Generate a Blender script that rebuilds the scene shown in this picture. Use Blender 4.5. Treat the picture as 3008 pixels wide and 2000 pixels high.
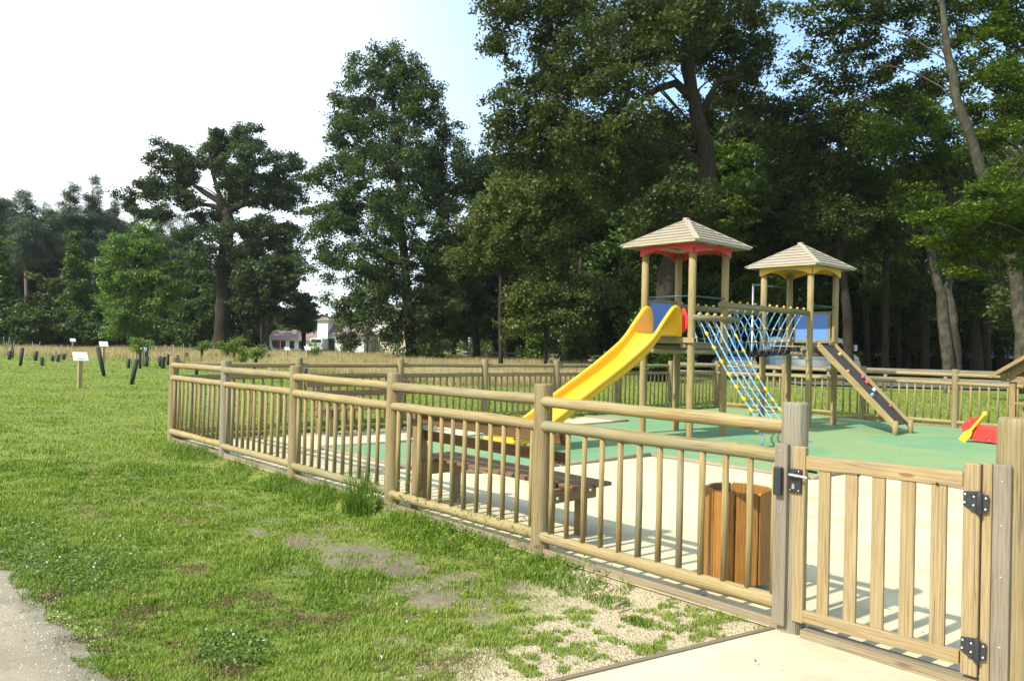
import bpy, math, random
import numpy as np
from mathutils import Vector, Matrix

for o in list(bpy.data.objects): bpy.data.objects.remove(o)
scene = bpy.context.scene
COL = scene.collection
RNG = np.random.default_rng(7)
random.seed(7)
R = math.radians

# ------------------------------------------------------------------ camera
FPX, PITCH, ROLL, HC = 2320.5, .00741, .02278, 1.462
cd = bpy.data.cameras.new('camera'); cam = bpy.data.objects.new('camera', cd); COL.objects.link(cam)
cd.sensor_fit = 'HORIZONTAL'; cd.sensor_width = 36.0; cd.lens = FPX/3008*36.0
cd.clip_start = .05; cd.clip_end = 3000
_X = Vector((1,0,0)); _Z = Vector((0,-math.sin(PITCH),math.cos(PITCH))); _F = Vector((0,math.cos(PITCH),math.sin(PITCH)))
_c, _s = math.cos(ROLL), math.sin(ROLL)
_r = _c*_X+_s*_Z; _u = -_s*_X+_c*_Z
cam.matrix_world = Matrix(((_r.x,_u.x,-_F.x,0),(_r.y,_u.y,-_F.y,0),(_r.z,_u.z,-_F.z,HC),(0,0,0,1)))
scene.camera = cam

# ------------------------------------------------------------------ sky, sun, exposure
SUN_EL = R(43); SAZ = math.atan2(-.80, -.60)     # the sun stands behind the camera, to its left
world = bpy.data.worlds.new('World'); scene.world = world; world.use_nodes = True
nt = world.node_tree; bg = nt.nodes['Background']
sky = nt.nodes.new('ShaderNodeTexSky'); sky.sky_type = 'NISHITA'; sky.sun_disc = False
sky.sun_elevation = SUN_EL; sky.sun_rotation = SAZ; sky.altitude = 50; sky.air_density = 1.0; sky.dust_density = 2.5; sky.ozone_density = 1.2
# thin bright summer veil: densest to the left and low down, thinning to blue at the upper right
tc = nt.nodes.new('ShaderNodeTexCoord'); dt = nt.nodes.new('ShaderNodeVectorMath'); dt.operation = 'DOT_PRODUCT'; dt.inputs[1].default_value = (-1.0,.0,-.25)
nt.links.new(tc.outputs['Generated'], dt.inputs[0]); nz = nt.nodes.new('ShaderNodeTexNoise'); nz.inputs['Scale'].default_value = 2.2; nz.inputs['Detail'].default_value = 4; nt.links.new(tc.outputs['Generated'], nz.inputs['Vector'])
ad = nt.nodes.new('ShaderNodeMath'); ad.operation = 'MULTIPLY_ADD'; ad.inputs[1].default_value = .30; nt.links.new(nz.outputs[0], ad.inputs[0]); nt.links.new(dt.outputs['Value'], ad.inputs[2])
rp = nt.nodes.new('ShaderNodeMapRange'); rp.inputs['From Min'].default_value = -.02; rp.inputs['From Max'].default_value = .58; nt.links.new(ad.outputs[0], rp.inputs['Value'])
mx = nt.nodes.new('ShaderNodeMix'); mx.data_type = 'RGBA'; nt.links.new(rp.outputs[0], mx.inputs[0]); nt.links.new(sky.outputs[0], mx.inputs[6]); mx.inputs[7].default_value = (5.6,5.6,5.5,1)
a2 = nt.nodes.new('ShaderNodeMix'); a2.data_type = 'RGBA'; a2.blend_type = 'ADD'; a2.inputs[0].default_value = 1; nt.links.new(mx.outputs[2], a2.inputs[6]); a2.inputs[7].default_value = (.50,.95,1.20,1)
nt.links.new(a2.outputs[2], bg.inputs[0]); bg.inputs[1].default_value = .15
sd = bpy.data.lights.new('sun', 'SUN'); sd.energy = 3.9; sd.angle = R(.9); sd.color = (1.0, .945, .84)
sun = bpy.data.objects.new('sun', sd); COL.objects.link(sun); sun.location = (-20,-20,30)
sdir = Vector((math.sin(SAZ)*math.cos(SUN_EL), math.cos(SAZ)*math.cos(SUN_EL), math.sin(SUN_EL)))
sun.rotation_euler = sdir.to_track_quat('Z','Y').to_euler()
scene.view_settings.view_transform = 'Standard'; scene.view_settings.look = 'None'
scene.view_settings.exposure = .85; scene.view_settings.gamma = 1
scene.cycles.max_bounces = 6; scene.cycles.diffuse_bounces = 3; scene.cycles.transparent_max_bounces = 8
scene.cycles.sample_clamp_indirect = 6

# ------------------------------------------------------------------ helpers: photo geometry
F0 = np.array([1.5056, 4.1765]); BD = np.array([.74984,.66162]); FD = np.array([-.66162,.74984])
ANG = math.atan2(BD[1], BD[0])
def W(u, v, z=0): q = F0+BD*u+FD*v; return Vector((q[0], q[1], z))
def ray(x, y):
    u, v = x-1504, y-1000
    uu, vv = _c*u+_s*v, -_s*u+_c*v
    d = np.array([uu/FPX, 1, -vv/FPX]); c, s = math.cos(PITCH), math.sin(PITCH)
    return np.array([d[0], c*d[1]-s*d[2], s*d[1]+c*d[2]])
def at(x, y, Y): d = ray(x, y); d = d*(Y/d[1]); return np.array([d[0], d[1], d[2]+HC])
def ground_at(x, Y): # ground point that shows in column x (near the horizon) at depth Y
    p = at(x, 1010+(x-1504)*.0228+FPX*HC/Y, Y); return np.array([p[0], Y, 0.])
def gp(x, y): d = ray(x, y); k = -HC/d[2]; return np.array([d[0]*k, d[1]*k])
def proj_np(X, Y, Z):
    z = Z-HC; c, s = math.cos(PITCH), math.sin(PITCH)
    yy = np.maximum(c*Y+s*z, .2); zz = -s*Y+c*z; u = X/yy*FPX; v = -zz/yy*FPX
    return 1504+_c*u-_s*v, 1000+_s*u+_c*v

# ------------------------------------------------------------------ value noise in numpy
def vnoise(x, y, scale, seed=0):
    x = np.asarray(x)*scale+seed*17.3; y = np.asarray(y)*scale-seed*9.1
    xi = np.floor(x).astype(np.int64); yi = np.floor(y).astype(np.int64); fx = x-xi; fy = y-yi
    def h(a, b):
        n = (a*374761393+b*668265263+seed*974711) & 0x7fffffff
        n = ((n ^ (n >> 13))*1274126177) & 0x7fffffff
        return ((n ^ (n >> 16)) & 0xffff)/65535.0
    sx = fx*fx*(3-2*fx); sy = fy*fy*(3-2*fy)
    a = h(xi,yi)*(1-sx)+h(xi+1,yi)*sx; b = h(xi,yi+1)*(1-sx)+h(xi+1,yi+1)*sx
    return a*(1-sy)+b*sy
def fbm(x, y, scale, seed=0, o=4):
    t = 0; a = .5; n = 0
    for i in range(o): t = t+a*vnoise(x, y, scale*2**i, seed+i); n += a; a *= .5
    return t/n
def sstep(a, b, x): t = np.clip((x-a)/(b-a), 0, 1); return t*t*(3-2*t)

# ------------------------------------------------------------------ materials
MATS = {}
def newmat(name):
    m = bpy.data.materials.new(name); m.use_nodes = True; MATS[name] = m
    n = m.node_tree; n.nodes.clear(); out = n.nodes.new('ShaderNodeOutputMaterial')
    b = n.nodes.new('ShaderNodeBsdfPrincipled'); n.links.new(b.outputs[0], out.inputs[0])
    return m, n, b, out
def N(n, t, **k):
    q = n.nodes.new(t)
    for a, v in k.items():
        if a.startswith('i_'): q.inputs[a[2:].replace('_',' ')].default_value = v
        else: setattr(q, a, v)
    return q
def L(n, a, b): n.links.new(a, b)
def ramp(n, fac, stops):
    r = n.nodes.new('ShaderNodeValToRGB'); e = r.color_ramp.elements
    while len(e) < len(stops): e.new(.5)
    for i, (p, c) in enumerate(stops): e[i].position = p; e[i].color = (c[0], c[1], c[2], 1) if not np.isscalar(c) else (c, c, c, 1)
    L(n, fac, r.inputs[0]); return r.outputs[0]
def math_(n, op, a, b=None, clamp=False):
    q = n.nodes.new('ShaderNodeMath'); q.operation = op; q.use_clamp = clamp
    for i, v in enumerate((a, b)):
        if v is None: continue
        if hasattr(v, 'links'): L(n, v, q.inputs[i])
        else: q.inputs[i].default_value = v
    return q.outputs[0]
def mix(n, f, a, b, bt='MIX'):
    q = n.nodes.new('ShaderNodeMix'); q.data_type = 'RGBA'; q.blend_type = bt
    if hasattr(f, 'links'): L(n, f, q.inputs[0])
    else: q.inputs[0].default_value = f
    for i, v in ((6, a), (7, b)):
        if hasattr(v, 'links'): L(n, v, q.inputs[i])
        else: q.inputs[i].default_value = (*v, 1)
    return q.outputs[2]
def bump(n, h, b, s=.3, d=.01):
    q = n.nodes.new('ShaderNodeBump'); q.inputs['Strength'].default_value = s; q.inputs['Distance'].default_value = d
    L(n, h, q.inputs['Height']); L(n, q.outputs[0], b.inputs['Normal'])
def attr(n, name): q = n.nodes.new('ShaderNodeAttribute'); q.attribute_name = name; return q
def plain(name, c, rough=.5, metal=0, var=.12, scale=30, bmp=0, coat=0, spec=.5):
    m, n, b, o = newmat(name); tc = N(n, 'ShaderNodeTexCoord')
    ns = N(n, 'ShaderNodeTexNoise', i_Scale=scale, i_Detail=5.0, i_Roughness=.6); L(n, tc.outputs['Object'], ns.inputs['Vector'])
    d = tuple(max(0, x*(1-var)) for x in c); l = tuple(min(1, x*(1+var)) for x in c)
    L(n, ramp(n, ns.outputs[0], [(.3, d), (.7, l)]), b.inputs['Base Color'])
    b.inputs['Roughness'].default_value = rough; b.inputs['Metallic'].default_value = metal
    b.inputs['Specular IOR Level'].default_value = spec
    if coat: b.inputs['Coat Weight'].default_value = coat; b.inputs['Coat Roughness'].default_value = .15
    if bmp: bump(n, ns.outputs[0], b, bmp, .01)
    return m
def wood(name, dark, light, grey=0.0, greyc=(.30,.28,.24), green=.0, knots=1.0, rough=.75, ring=1.0):
    """dressed / round timber; UV 'grain' : x across, y along, metres"""
    m, n, b, o = newmat(name)
    uv = N(n, 'ShaderNodeUVMap', uv_map='grain'); sp = N(n, 'ShaderNodeSeparateXYZ'); L(n, uv.outputs[0], sp.inputs[0])
    def vec(sx, sy):
        c = N(n, 'ShaderNodeCombineXYZ'); L(n, math_(n, 'MULTIPLY', sp.outputs[0], sx), c.inputs[0]); L(n, math_(n, 'MULTIPLY', sp.outputs[1], sy), c.inputs[1]); return c.outputs[0]
    def noise(sx, sy, det=4, ro=.6):
        q = N(n, 'ShaderNodeTexNoise', i_Scale=1.0, i_Detail=float(det), i_Roughness=ro); L(n, vec(sx, sy), q.inputs['Vector']); return q.outputs[0]
    warp = noise(14, 1.6, 3); fine = noise(130, 4, 4, .7); blotch = noise(9, 2.2, 3)
    ph = math_(n, 'ADD', math_(n, 'MULTIPLY', sp.outputs[0], 330*ring), math_(n, 'MULTIPLY', warp, 22))
    rings = math_(n, 'MULTIPLY_ADD', math_(n, 'SINE', ph), .5); 
    rings.node.inputs[2].default_value = .5
    g = math_(n, 'ADD', math_(n, 'MULTIPLY', rings, .20), math_(n, 'MULTIPLY', fine, .80))
    base = ramp(n, g, [(.28, tuple(x*.78 for x in dark)), (.70, tuple(x*1.08 for x in light))])
    # broad change of tone between pale sapwood and greenish treated wood
    base = mix(n, ramp(n, blotch, [(.38, 0.0), (.70, 1.0)]), base, mix(n, .45, base, tuple(x*1.25 for x in light)), 'MIX')
    if green: 
        gb = noise(5, 1.1, 3); base = mix(n, math_(n, 'MULTIPLY', ramp(n, gb, [(.45, 0.0), (.7, 1.0)]), green), base, (.20,.19,.085))
    if grey:
        gn = noise(20, 1.3, 5, .7)
        base = mix(n, math_(n, 'MULTIPLY', ramp(n, gn, [(.36, 0.0), (.62, 1.0)]), grey), base, mix(n, fine, tuple(x*.55 for x in greyc), tuple(x*1.5 for x in greyc)))
    # knots
    if knots:
        vo = N(n, 'ShaderNodeTexVoronoi', i_Scale=1.0, i_Randomness=1.0); L(n, vec(7.5, 2.1), vo.inputs['Vector'])
        cs = N(n, 'ShaderNodeSeparateXYZ'); L(n, vo.outputs['Color'], cs.inputs[0])
        on = math_(n, 'GREATER_THAN', cs.outputs[0], .48)
        kd = math_(n, 'ADD', vo.outputs['Distance'], math_(n, 'MULTIPLY', fine, .05))
        halo = math_(n, 'MULTIPLY', ramp(n, kd, [(.12, 1.0), (.34, 0.0)]), on)
        base = mix(n, math_(n, 'MULTIPLY', halo, .6*knots), base, tuple(min(1, x*1.35) for x in light))
        core = math_(n, 'MULTIPLY', ramp(n, kd, [(.075, 1.0), (.125, 0.0)]), on)
        base = mix(n, math_(n, 'MULTIPLY', core, .8*knots), base, (dark[0]*.55, dark[1]*.42, dark[2]*.35))
    # drying cracks
    ck = noise(26, .35, 2, .4)
    crack = ramp(n, math_(n, 'ABSOLUTE', math_(n, 'SUBTRACT', ck, .5)), [(.0, 1.0), (.010, 0.0)])
    ck2 = noise(3, .6, 1); crack = math_(n, 'MULTIPLY', crack, ramp(n, ck2, [(.47, 0.0), (.53, 1.0)]))
    base = mix(n, math_(n, 'MULTIPLY', crack, .75), base, (.06,.045,.025))
    L(n, base, b.inputs['Base Color']); b.inputs['Roughness'].default_value = rough; b.inputs['Specular IOR Level'].default_value = .3
    h = math_(n, 'SUBTRACT', fine, math_(n, 'MULTIPLY', crack, .9)); bump(n, h, b, .35, .004)
    return m
M_LOG = wood('treated_pine_round', (0.165,0.115,0.040), (0.310,0.228,0.088), grey=.55, greyc=(.29,.245,.15), green=.45)
M_LOG2 = wood('treated_pine_greenish', (0.135,0.105,0.040), (0.245,0.195,0.080), grey=.25, green=.8)
M_POST = wood('treated_pine_post', (0.130,0.090,0.030), (0.245,0.175,0.062), grey=.3, green=.5)
M_GREYPOST = wood('weathered_grey_post', (0.120,0.105,0.070), (0.240,0.210,0.140), grey=.95, greyc=(.21,.20,.155), ring=1.6)
M_PICK = wood('thin_round_picket', (0.175,0.125,0.045), (0.300,0.225,0.095), green=.35, knots=.5)
M_PLANK = wood('gate_plank', (.225,.160,.070), (.300,.222,.108), grey=.25, greyc=(.30,.25,.17), knots=.9)
M_GREYPL = wood('weathered_gate_board', (0.110,0.088,0.055), (0.200,0.165,0.110), grey=.75, greyc=(.21,.185,.15), knots=.4)
M_ROOF = wood('bleached_roof_board', (0.2112,0.1760,0.1144), (0.3960,0.3388,0.2376), grey=.75, greyc=(0.3432,0.3124,0.2552), knots=.5)
M_BOARD = wood('kick_board', (.14,.105,.055), (.25,.195,.11), grey=.7, greyc=(.24,.205,.145), knots=.3)
M_EDGE = wood('timber_edging', (.18,.13,.08), (.33,.25,.15), grey=.8, greyc=(.24,.21,.16), knots=.3)
M_BENCH = wood('red_brown_bench_slat', (.105,.060,.028), (.205,.122,.058), knots=.2, rough=.55)
M_BENCHW = wood('bench_frame_wood', (0.160,0.105,0.045), (0.270,0.185,0.082), grey=.2, knots=.6)
M_BIN = wood('orange_stained_board', (0.210,0.095,0.020), (0.330,0.158,0.038), knots=.5, rough=.45)
M_TOWER = wood('tower_post_wood', (0.185,0.128,0.042), (0.320,0.235,0.088), grey=.2, green=.3)
M_TBEAM = wood('tower_beam_wood', (0.125,0.098,0.040), (0.215,0.170,0.075), grey=.3, green=.7)
M_FARF = wood('old_rail_wood', (.11,.085,.05), (.20,.16,.10), grey=.6, knots=0)
M_HOUSE = wood('play_house_wood', (0.174,0.115,0.051), (0.281,0.195,0.090), knots=.6)
M_SIGNP = wood('sign_post_wood', (0.275,0.176,0.077), (0.421,0.287,0.140), knots=.4)
M_YEL = plain('yellow_slide_plastic', (.72,.385,.010), .38, var=.03, scale=6, coat=.25)
M_RED = plain('red_panel', (.62,.035,.03), .42, var=.05); M_REDD = plain('red_arch', (.48,.028,.03), .5, var=.05)
M_YELP = plain('yellow_arch', (.66,.38,.05), .5, var=.05)
M_YELC = plain('yellow_connector_plastic', (.78,.48,.02), .4, var=.05)
M_BLUE = plain('blue_panel', (.10,.22,.62), .4, var=.04)
M_ROPE = plain('blue_rope', (.16,.38,.66), .7, var=.5, scale=160, bmp=.3)
M_ROPED = plain('grey_blue_rope', (.075,.14,.20), .8, var=.4, scale=160)
M_METAL = plain('galvanised_steel', (.52,.53,.54), .38, metal=.85, var=.15)
M_ALU = plain('aluminium', (.75,.76,.78), .3, metal=.9, var=.06)
M_BLK = plain('black_hinge_plastic', (.022,.024,.026), .45, var=.2)
M_DARKM = plain('dark_bin_liner', (.05,.05,.055), .5, metal=.3)
M_GRNM = plain('dark_green_bar', (.02,.07,.065), .4, var=.1)
M_GRNP = plain('dark_green_panel', (.04,.10,.09), .5, var=.1)
M_REDC = plain('red_rope_cap', (.35,.03,.04), .5)
M_RAMP = plain('dark_anti_slip_board', (0.0413,0.0303,0.0248), .75, var=.3, scale=90, bmp=.3)
M_PINK = plain('pink_hold', (.55,.22,.25), .6); M_MAG = plain('magenta_hold', (.42,.07,.25), .6); M_HRED = plain('red_hold', (.5,.07,.06), .6)
M_HBLUE = plain('pale_blue_hold', (.35,.55,.62), .6); M_HTEAL = plain('teal_hold', (.20,.36,.36), .6); M_HYEL = plain('ochre_hold', (.60,.40,.15), .6)
M_WHITE = plain('white_panel', (.80,.80,.80), .35, var=.03)
M_TUBE = plain('tree_guard_mesh', (.018,.030,.020), .8, var=.4, scale=20)
M_STAKE = plain('thin_grey_stake', (.22,.20,.17), .8, var=.3)
M_BARK = None
def bark(name, a, bcol, sc=3.5, lichen=0):
    m, n, b, o = newmat(name); tc = N(n, 'ShaderNodeTexCoord'); mp = N(n, 'ShaderNodeMapping'); mp.inputs['Scale'].default_value = (1,1,.22); L(n, tc.outputs['Object'], mp.inputs[0])
    n1 = N(n, 'ShaderNodeTexNoise', i_Scale=sc*3, i_Detail=8.0, i_Roughness=.7); L(n, mp.outputs[0], n1.inputs['Vector'])
    col = ramp(n, n1.outputs[0], [(.3, a), (.7, bcol)])
    if lichen:
        n2 = N(n, 'ShaderNodeTexNoise', i_Scale=2.2, i_Detail=6.0, i_Roughness=.7); L(n, tc.outputs['Object'], n2.inputs['Vector'])
        col = mix(n, math_(n, 'MULTIPLY', ramp(n, n2.outputs[0], [(.48, 0.0), (.58, 1.0)]), lichen), col, (.13,.13,.095))
    L(n, col, b.inputs['Base Color']); b.inputs['Roughness'].default_value = .9; b.inputs['Specular IOR Level'].default_value = .15
    bump(n, n1.outputs[0], b, .9, .05); return m
M_BARKO = bark('oak_bark', (.018,.015,.010), (.055,.045,.030)); M_BARKP = bark('pine_bark', (.09,.06,.045), (.24,.18,.14))
M_BARKL = bark('lichen_bark', (0.0304,0.0256,0.0176), (0.0760,0.0680,0.0480), lichen=.45); M_BARKD = bark('dark_bark', (0.0200,0.0160,0.0112), (0.0560,0.0440,0.0320))
def leafmat(name, cols, tr=.36, rough=.5, spec=.28):
    m, n, b, o = newmat(name); a = attr(n, 'rnd')
    c = ramp(n, a.outputs['Fac'], [(i/(len(cols)-1), q) for i, q in enumerate(cols)])
    L(n, c, b.inputs['Base Color']); b.inputs['Roughness'].default_value = rough; b.inputs['Specular IOR Level'].default_value = spec
    t = N(n, 'ShaderNodeBsdfTranslucent'); L(n, mix(n, 1.0, c, (1.0,1.1,.45), 'MULTIPLY'), t.inputs[0])
    ms = N(n, 'ShaderNodeMixShader'); ms.inputs[0].default_value = tr
    L(n, b.outputs[0], ms.inputs[1]); L(n, t.outputs[0], ms.inputs[2]); L(n, ms.outputs[0], o.inputs[0]); return m
LF_CON = leafmat('leaf_dark_maple', [(0.0264,0.0475,0.0158), (0.0554,0.0898,0.0264), (0.1122,0.1518,0.0422)])
LF_OAK = leafmat('leaf_oak', [(0.0238,0.0370,0.0092), (0.0554,0.0766,0.0172), (0.1320,0.1518,0.0370)])
LF_OLIVE = leafmat('leaf_olive_oak', [(0.0396,0.0594,0.0132), (0.0898,0.1162,0.0264), (0.1782,0.1980,0.0554)])
LF_UMB = leafmat('leaf_old_oak', [(0.0264,0.0475,0.0172), (0.0528,0.0845,0.0264), (0.1030,0.1386,0.0422)])
LF_LIT = leafmat('leaf_light_green', [(0.0594,0.1188,0.0211), (0.1122,0.1914,0.0343), (0.1914,0.2706,0.0554)], tr=.35)
LF_HORN = leafmat('leaf_hornbeam', [(0.0396,0.0713,0.0079), (0.0858,0.1386,0.0132), (0.1650,0.2178,0.0264)], tr=.38)
LF_WOOD = leafmat('leaf_woodland', [(0.0211,0.0370,0.0079), (0.0475,0.0739,0.0145), (0.1122,0.1386,0.0290)], tr=.3)
LF_PINE = leafmat('pine_needles', [(0.0660,0.0924,0.0594), (0.1122,0.1452,0.0924), (0.1716,0.2046,0.1254)], tr=.15)
LF_IVY = leafmat('ivy_leaf', [(0.0290,0.0660,0.0066), (0.0660,0.1254,0.0119), (0.1320,0.2046,0.0224)], tr=.25)
LF_BUSH = leafmat('bush_leaf', [(0.0238,0.0502,0.0106), (0.0554,0.0990,0.0185), (0.1320,0.1914,0.0356)], tr=.3)
LF_SAP = leafmat('sapling_leaf', [(.075,.125,.022), (.13,.19,.033), (.21,.27,.05)], tr=.4)
LF_GRASS = leafmat('grass_blade', [(.078,.145,.016), (.148,.250,.024), (.228,.330,.040), (.33,.37,.08), (.43,.37,.17)], tr=.35, rough=.5, spec=.25)
LF_WEED = leafmat('weed_leaf', [(0.0653,0.1232,0.0174), (0.1305,0.2175,0.0290), (0.2175,0.3190,0.0508)], tr=.35)
LF_CLOV = leafmat('clover_leaf', [(.06,.11,.014), (.10,.17,.022), (.16,.235,.035)], tr=.3)
LF_MOSS = leafmat('brown_moss_blade', [(.07,.07,.02), (.13,.11,.035), (.20,.15,.06), (.24,.19,.09)], tr=.2)
LF_DRY = leafmat('dry_grass_stalk', [(.20,.18,.07), (.36,.29,.14), (.50,.40,.22), (.58,.49,.30)], tr=.3, rough=.7)
M_FLOW = plain('clover_flower_white', (.75,.72,.68), .8); M_LITTER = plain('dead_leaf', (.13,.08,.045), .8, var=.4, scale=60)

# ------------------------------------------------------------------ object helpers
def thing(name, label, cat, loc=(0,0,0), rot=0, group=None):
    o = bpy.data.objects.new(name, None); COL.objects.link(o); o.location = loc; o.rotation_euler = (0,0,rot); o.empty_display_size = .2
    o['label'] = label; o['category'] = cat
    if group: o['group'] = group
    return o
def tag(o, label, cat, group=None):
    o['label'] = label; o['category'] = cat
    if group: o['group'] = group
    return o
def arr_mesh(name, co, faces, attrs=None, smooth=False):
    co = np.asarray(co, dtype=np.float32); faces = np.asarray(faces, dtype=np.int32); m, k = faces.shape
    me = bpy.data.meshes.new(name); me.vertices.add(len(co)); me.vertices.foreach_set('co', co.ravel())
    me.loops.add(m*k); me.loops.foreach_set('vertex_index', faces.ravel())
    me.polygons.add(m); me.polygons.foreach_set('loop_start', np.arange(0, m*k, k, dtype=np.int32))
    try: me.polygons.foreach_set('loop_total', np.full(m, k, dtype=np.int32))
    except Exception: pass
    me.polygons.foreach_set('use_smooth', np.full(m, smooth, dtype=bool))
    me.update(calc_edges=True)
    for an, (dom, vals) in (attrs or {}).items():
        a = me.attributes.new(an, 'FLOAT', dom); a.data.foreach_set('value', np.asarray(vals, dtype=np.float32))
    return me
def link(name, me, mat, parent=None, label=None):
    o = bpy.data.objects.new(name, me); COL.objects.link(o)
    if mat and not me.materials: me.materials.append(mat)
    if parent: o.parent = parent
    if label: o['label'] = label
    return o
class MB:
    """collects boxes, tubes, plates with grain UVs and links them as ONE mesh object"""
    def __init__(s, off=(0,0,0)): s.v = []; s.f = []; s.uv = []; s.sm = []; s.off = Vector(off)
    def _face(s, idx, uv, sm): s.f.append(idx); s.uv.append(uv); s.sm.append(sm)
    def hexa(s, P, along):
        """P: 8 corners, bottom ring 0-3 ccw, top ring 4-7"""
        b = len(s.v); P = [Vector(p) for p in P]; s.v += P; a = Vector(along).normalized(); ou, ov = random.uniform(0,60), random.uniform(0,60)
        for q in ((3,2,1,0),(4,5,6,7),(0,1,5,4),(1,2,6,5),(2,3,7,6),(3,0,4,7)):
            n = (P[q[1]]-P[q[0]]).cross(P[q[2]]-P[q[1]]).normalized(); cr = n.cross(a)
            if cr.length < .4: cr = n.orthogonal()
            cr.normalize(); s._face([b+i for i in q], [(P[i].dot(cr)+ou, P[i].dot(a)+ov) for i in q], False)
        return s
    def box(s, x0, x1, y0, y1, z0, z1, along=None):
        if along is None:
            d = (abs(x1-x0), abs(y1-y0), abs(z1-z0)); i = d.index(max(d)); along = [(1,0,0),(0,1,0),(0,0,1)][i]
        return s.hexa([(x0,y0,z0),(x1,y0,z0),(x1,y1,z0),(x0,y1,z0),(x0,y0,z1),(x1,y0,z1),(x1,y1,z1),(x0,y1,z1)], along)
    def beam(s, p0, p1, w, h, up=(0,0,1)):
        p0, p1 = Vector(p0), Vector(p1); a = (p1-p0).normalized(); u = Vector(up); sx = a.cross(u).normalized(); u = sx.cross(a).normalized()
        x = sx*w/2; y = u*h/2
        return s.hexa([p0-x-y, p1-x-y, p1+x-y, p0+x-y, p0-x+y, p1-x+y, p1+x+y, p0+x+y], a)
    def tube(s, pts, radii, n=12, cap=True, round_end=(0,0), wob=0, smooth=True):
        pts = [Vector(p) for p in pts]
        if np.isscalar(radii): radii = [radii]*len(pts)
        radii = list(radii)
        for e in (0, 1):
            r = round_end[e]
            if r:
                i = -1 if e else 0; j = -2 if e else 1; p = pts[i].copy(); d = (pts[j]-p).normalized(); rr = radii[i]
                new = [(p+d*(r*(1-math.cos(t))), rr*math.sin(t)) for t in (.35, .8, 1.2)]
                pts[i] = p+d*r
                if e: 
                    for q, k in reversed(new): pts.append(q); radii.append(k)
                else: pts = [q for q, k in new]+pts; radii = [k for q, k in new]+radii
        b = len(s.v); ou, ov = random.uniform(0,60), random.uniform(0,60); prev = None; L0 = 0; rm = max(radii)
        ph = [random.uniform(0,6.28) for _ in range(3)]
        for i, p in enumerate(pts):
            a = (pts[min(i+1, len(pts)-1)]-pts[max(i-1, 0)]).normalized()
            if prev is None: x = a.orthogonal().normalized()
            else: x = (prev-a*prev.dot(a)).normalized(); L0 += (p-pts[i-1]).length
            prev = x; y = a.cross(x); r = radii[i]
            for k in range(n):
                t = 2*math.pi*k/n; rr = r*(1+wob*(math.sin(2*t+ph[0]+L0)+.6*math.sin(3*t+ph[1]-2.3*L0)))
                s.v.append(p+x*(rr*math.cos(t))+y*(rr*math.sin(t)))
            if i:
                for k in range(n):
                    k2 = (k+1) % n; l1 = L0-(p-pts[i-1]).length
                    u0, u1 = ou+2*math.pi*k/n*rm, ou+2*math.pi*(k+1)/n*rm
                    s._face([b+(i-1)*n+k, b+(i-1)*n+k2, b+i*n+k2, b+i*n+k], [(u0,ov+l1),(u1,ov+l1),(u1,ov+L0),(u0,ov+L0)], smooth)
        if cap:
            for i, rev in ((0, True), (len(pts)-1, False)):
                idx = [b+i*n+k for k in range(n)]
                if rev: idx.reverse()
                s._face(idx, [(ou+30+rm*math.cos(6.28*k/n)*.9, ov+rm*.03*math.sin(6.28*k/n)) for k in range(n)], False)
        return s
    def plate(s, poly, o, ax, ay, th, along=None):
        """polygon (a,b) in plane o+a*ax+b*ay, thickness th both sides"""
        o, ax, ay = Vector(o), Vector(ax), Vector(ay); nrm = ax.cross(ay).normalized()*th/2; al = Vector(along or ax); b = len(s.v); n = len(poly); cr = nrm.normalized().cross(al)
        P = [o+ax*a+ay*c for a, c in poly]; ou, ov = random.uniform(0,60), random.uniform(0,60)
        s.v += [p+nrm for p in P]+[p-nrm for p in P]; f = lambda p: (p.dot(cr)+ou, p.dot(al)+ov)
        s._face([b+i for i in range(n)], [f(p) for p in P], False); s._face([b+n+i for i in reversed(range(n))], [f(p) for p in reversed(P)], False)
        for i in range(n): j = (i+1) % n; s._face([b+j, b+i, b+n+i, b+n+j], [f(P[j]), f(P[i]), f(P[i]), f(P[j])], False)
        return s
    def ball(s, c, r, n=8, sz=1):
        c = Vector(c); pts = [c+Vector((0,0,sz*r*math.cos(math.pi*i/6))) for i in range(7)]
        return s.tube(pts, [max(.0005, r*math.sin(math.pi*i/6)) for i in range(7)], n=n)
    def grid(s, rows, smooth=True, close=False):
        b = len(s.v); m = len(rows[0])
        for r in rows: s.v += [Vector(p) for p in r]
        for i in range(len(rows)-1):
            for k in range(m if close else m-1):
                k2 = (k+1) % m; s._face([b+i*m+k, b+i*m+k2, b+(i+1)*m+k2, b+(i+1)*m+k], [(0,0)]*4, smooth)
        return s
    def mesh(s, name):
        me = bpy.data.meshes.new(name); me.from_pydata([tuple(p-s.off) for p in s.v], [], s.f)
        uvl = me.uv_layers.new(name='grain'); uvl.data.foreach_set('uv', [c for f in s.uv for q in f for c in q])
        me.polygons.foreach_set('use_smooth', s.sm); me.update(); return me
    def build(s, name, mat, parent=None, bevel=0, label=None):
        me = s.mesh(name); o = link(name, me, mat, parent, label)
        if bevel:
            md = o.modifiers.new('bevel', 'BEVEL'); md.width = bevel; md.segments = 2; md.limit_method = 'ANGLE'; md.angle_limit = R(50)
        return o
def copy_part(o, parent, loc=None):
    c = o.copy(); COL.objects.link(c); c.parent = parent
    if loc is not None: c.location = loc
    return c
def copy_tree(o, parent=None):
    c = o.copy(); COL.objects.link(c); c.parent = parent
    for ch in list(o.children): copy_tree(ch, c)
    return c
def structure(o): o['kind'] = 'structure'; return o
def stuff(o, label=None, cat=None):
    o['kind'] = 'stuff'
    if label: o['label'] = label; o['category'] = cat
    return o
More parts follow.
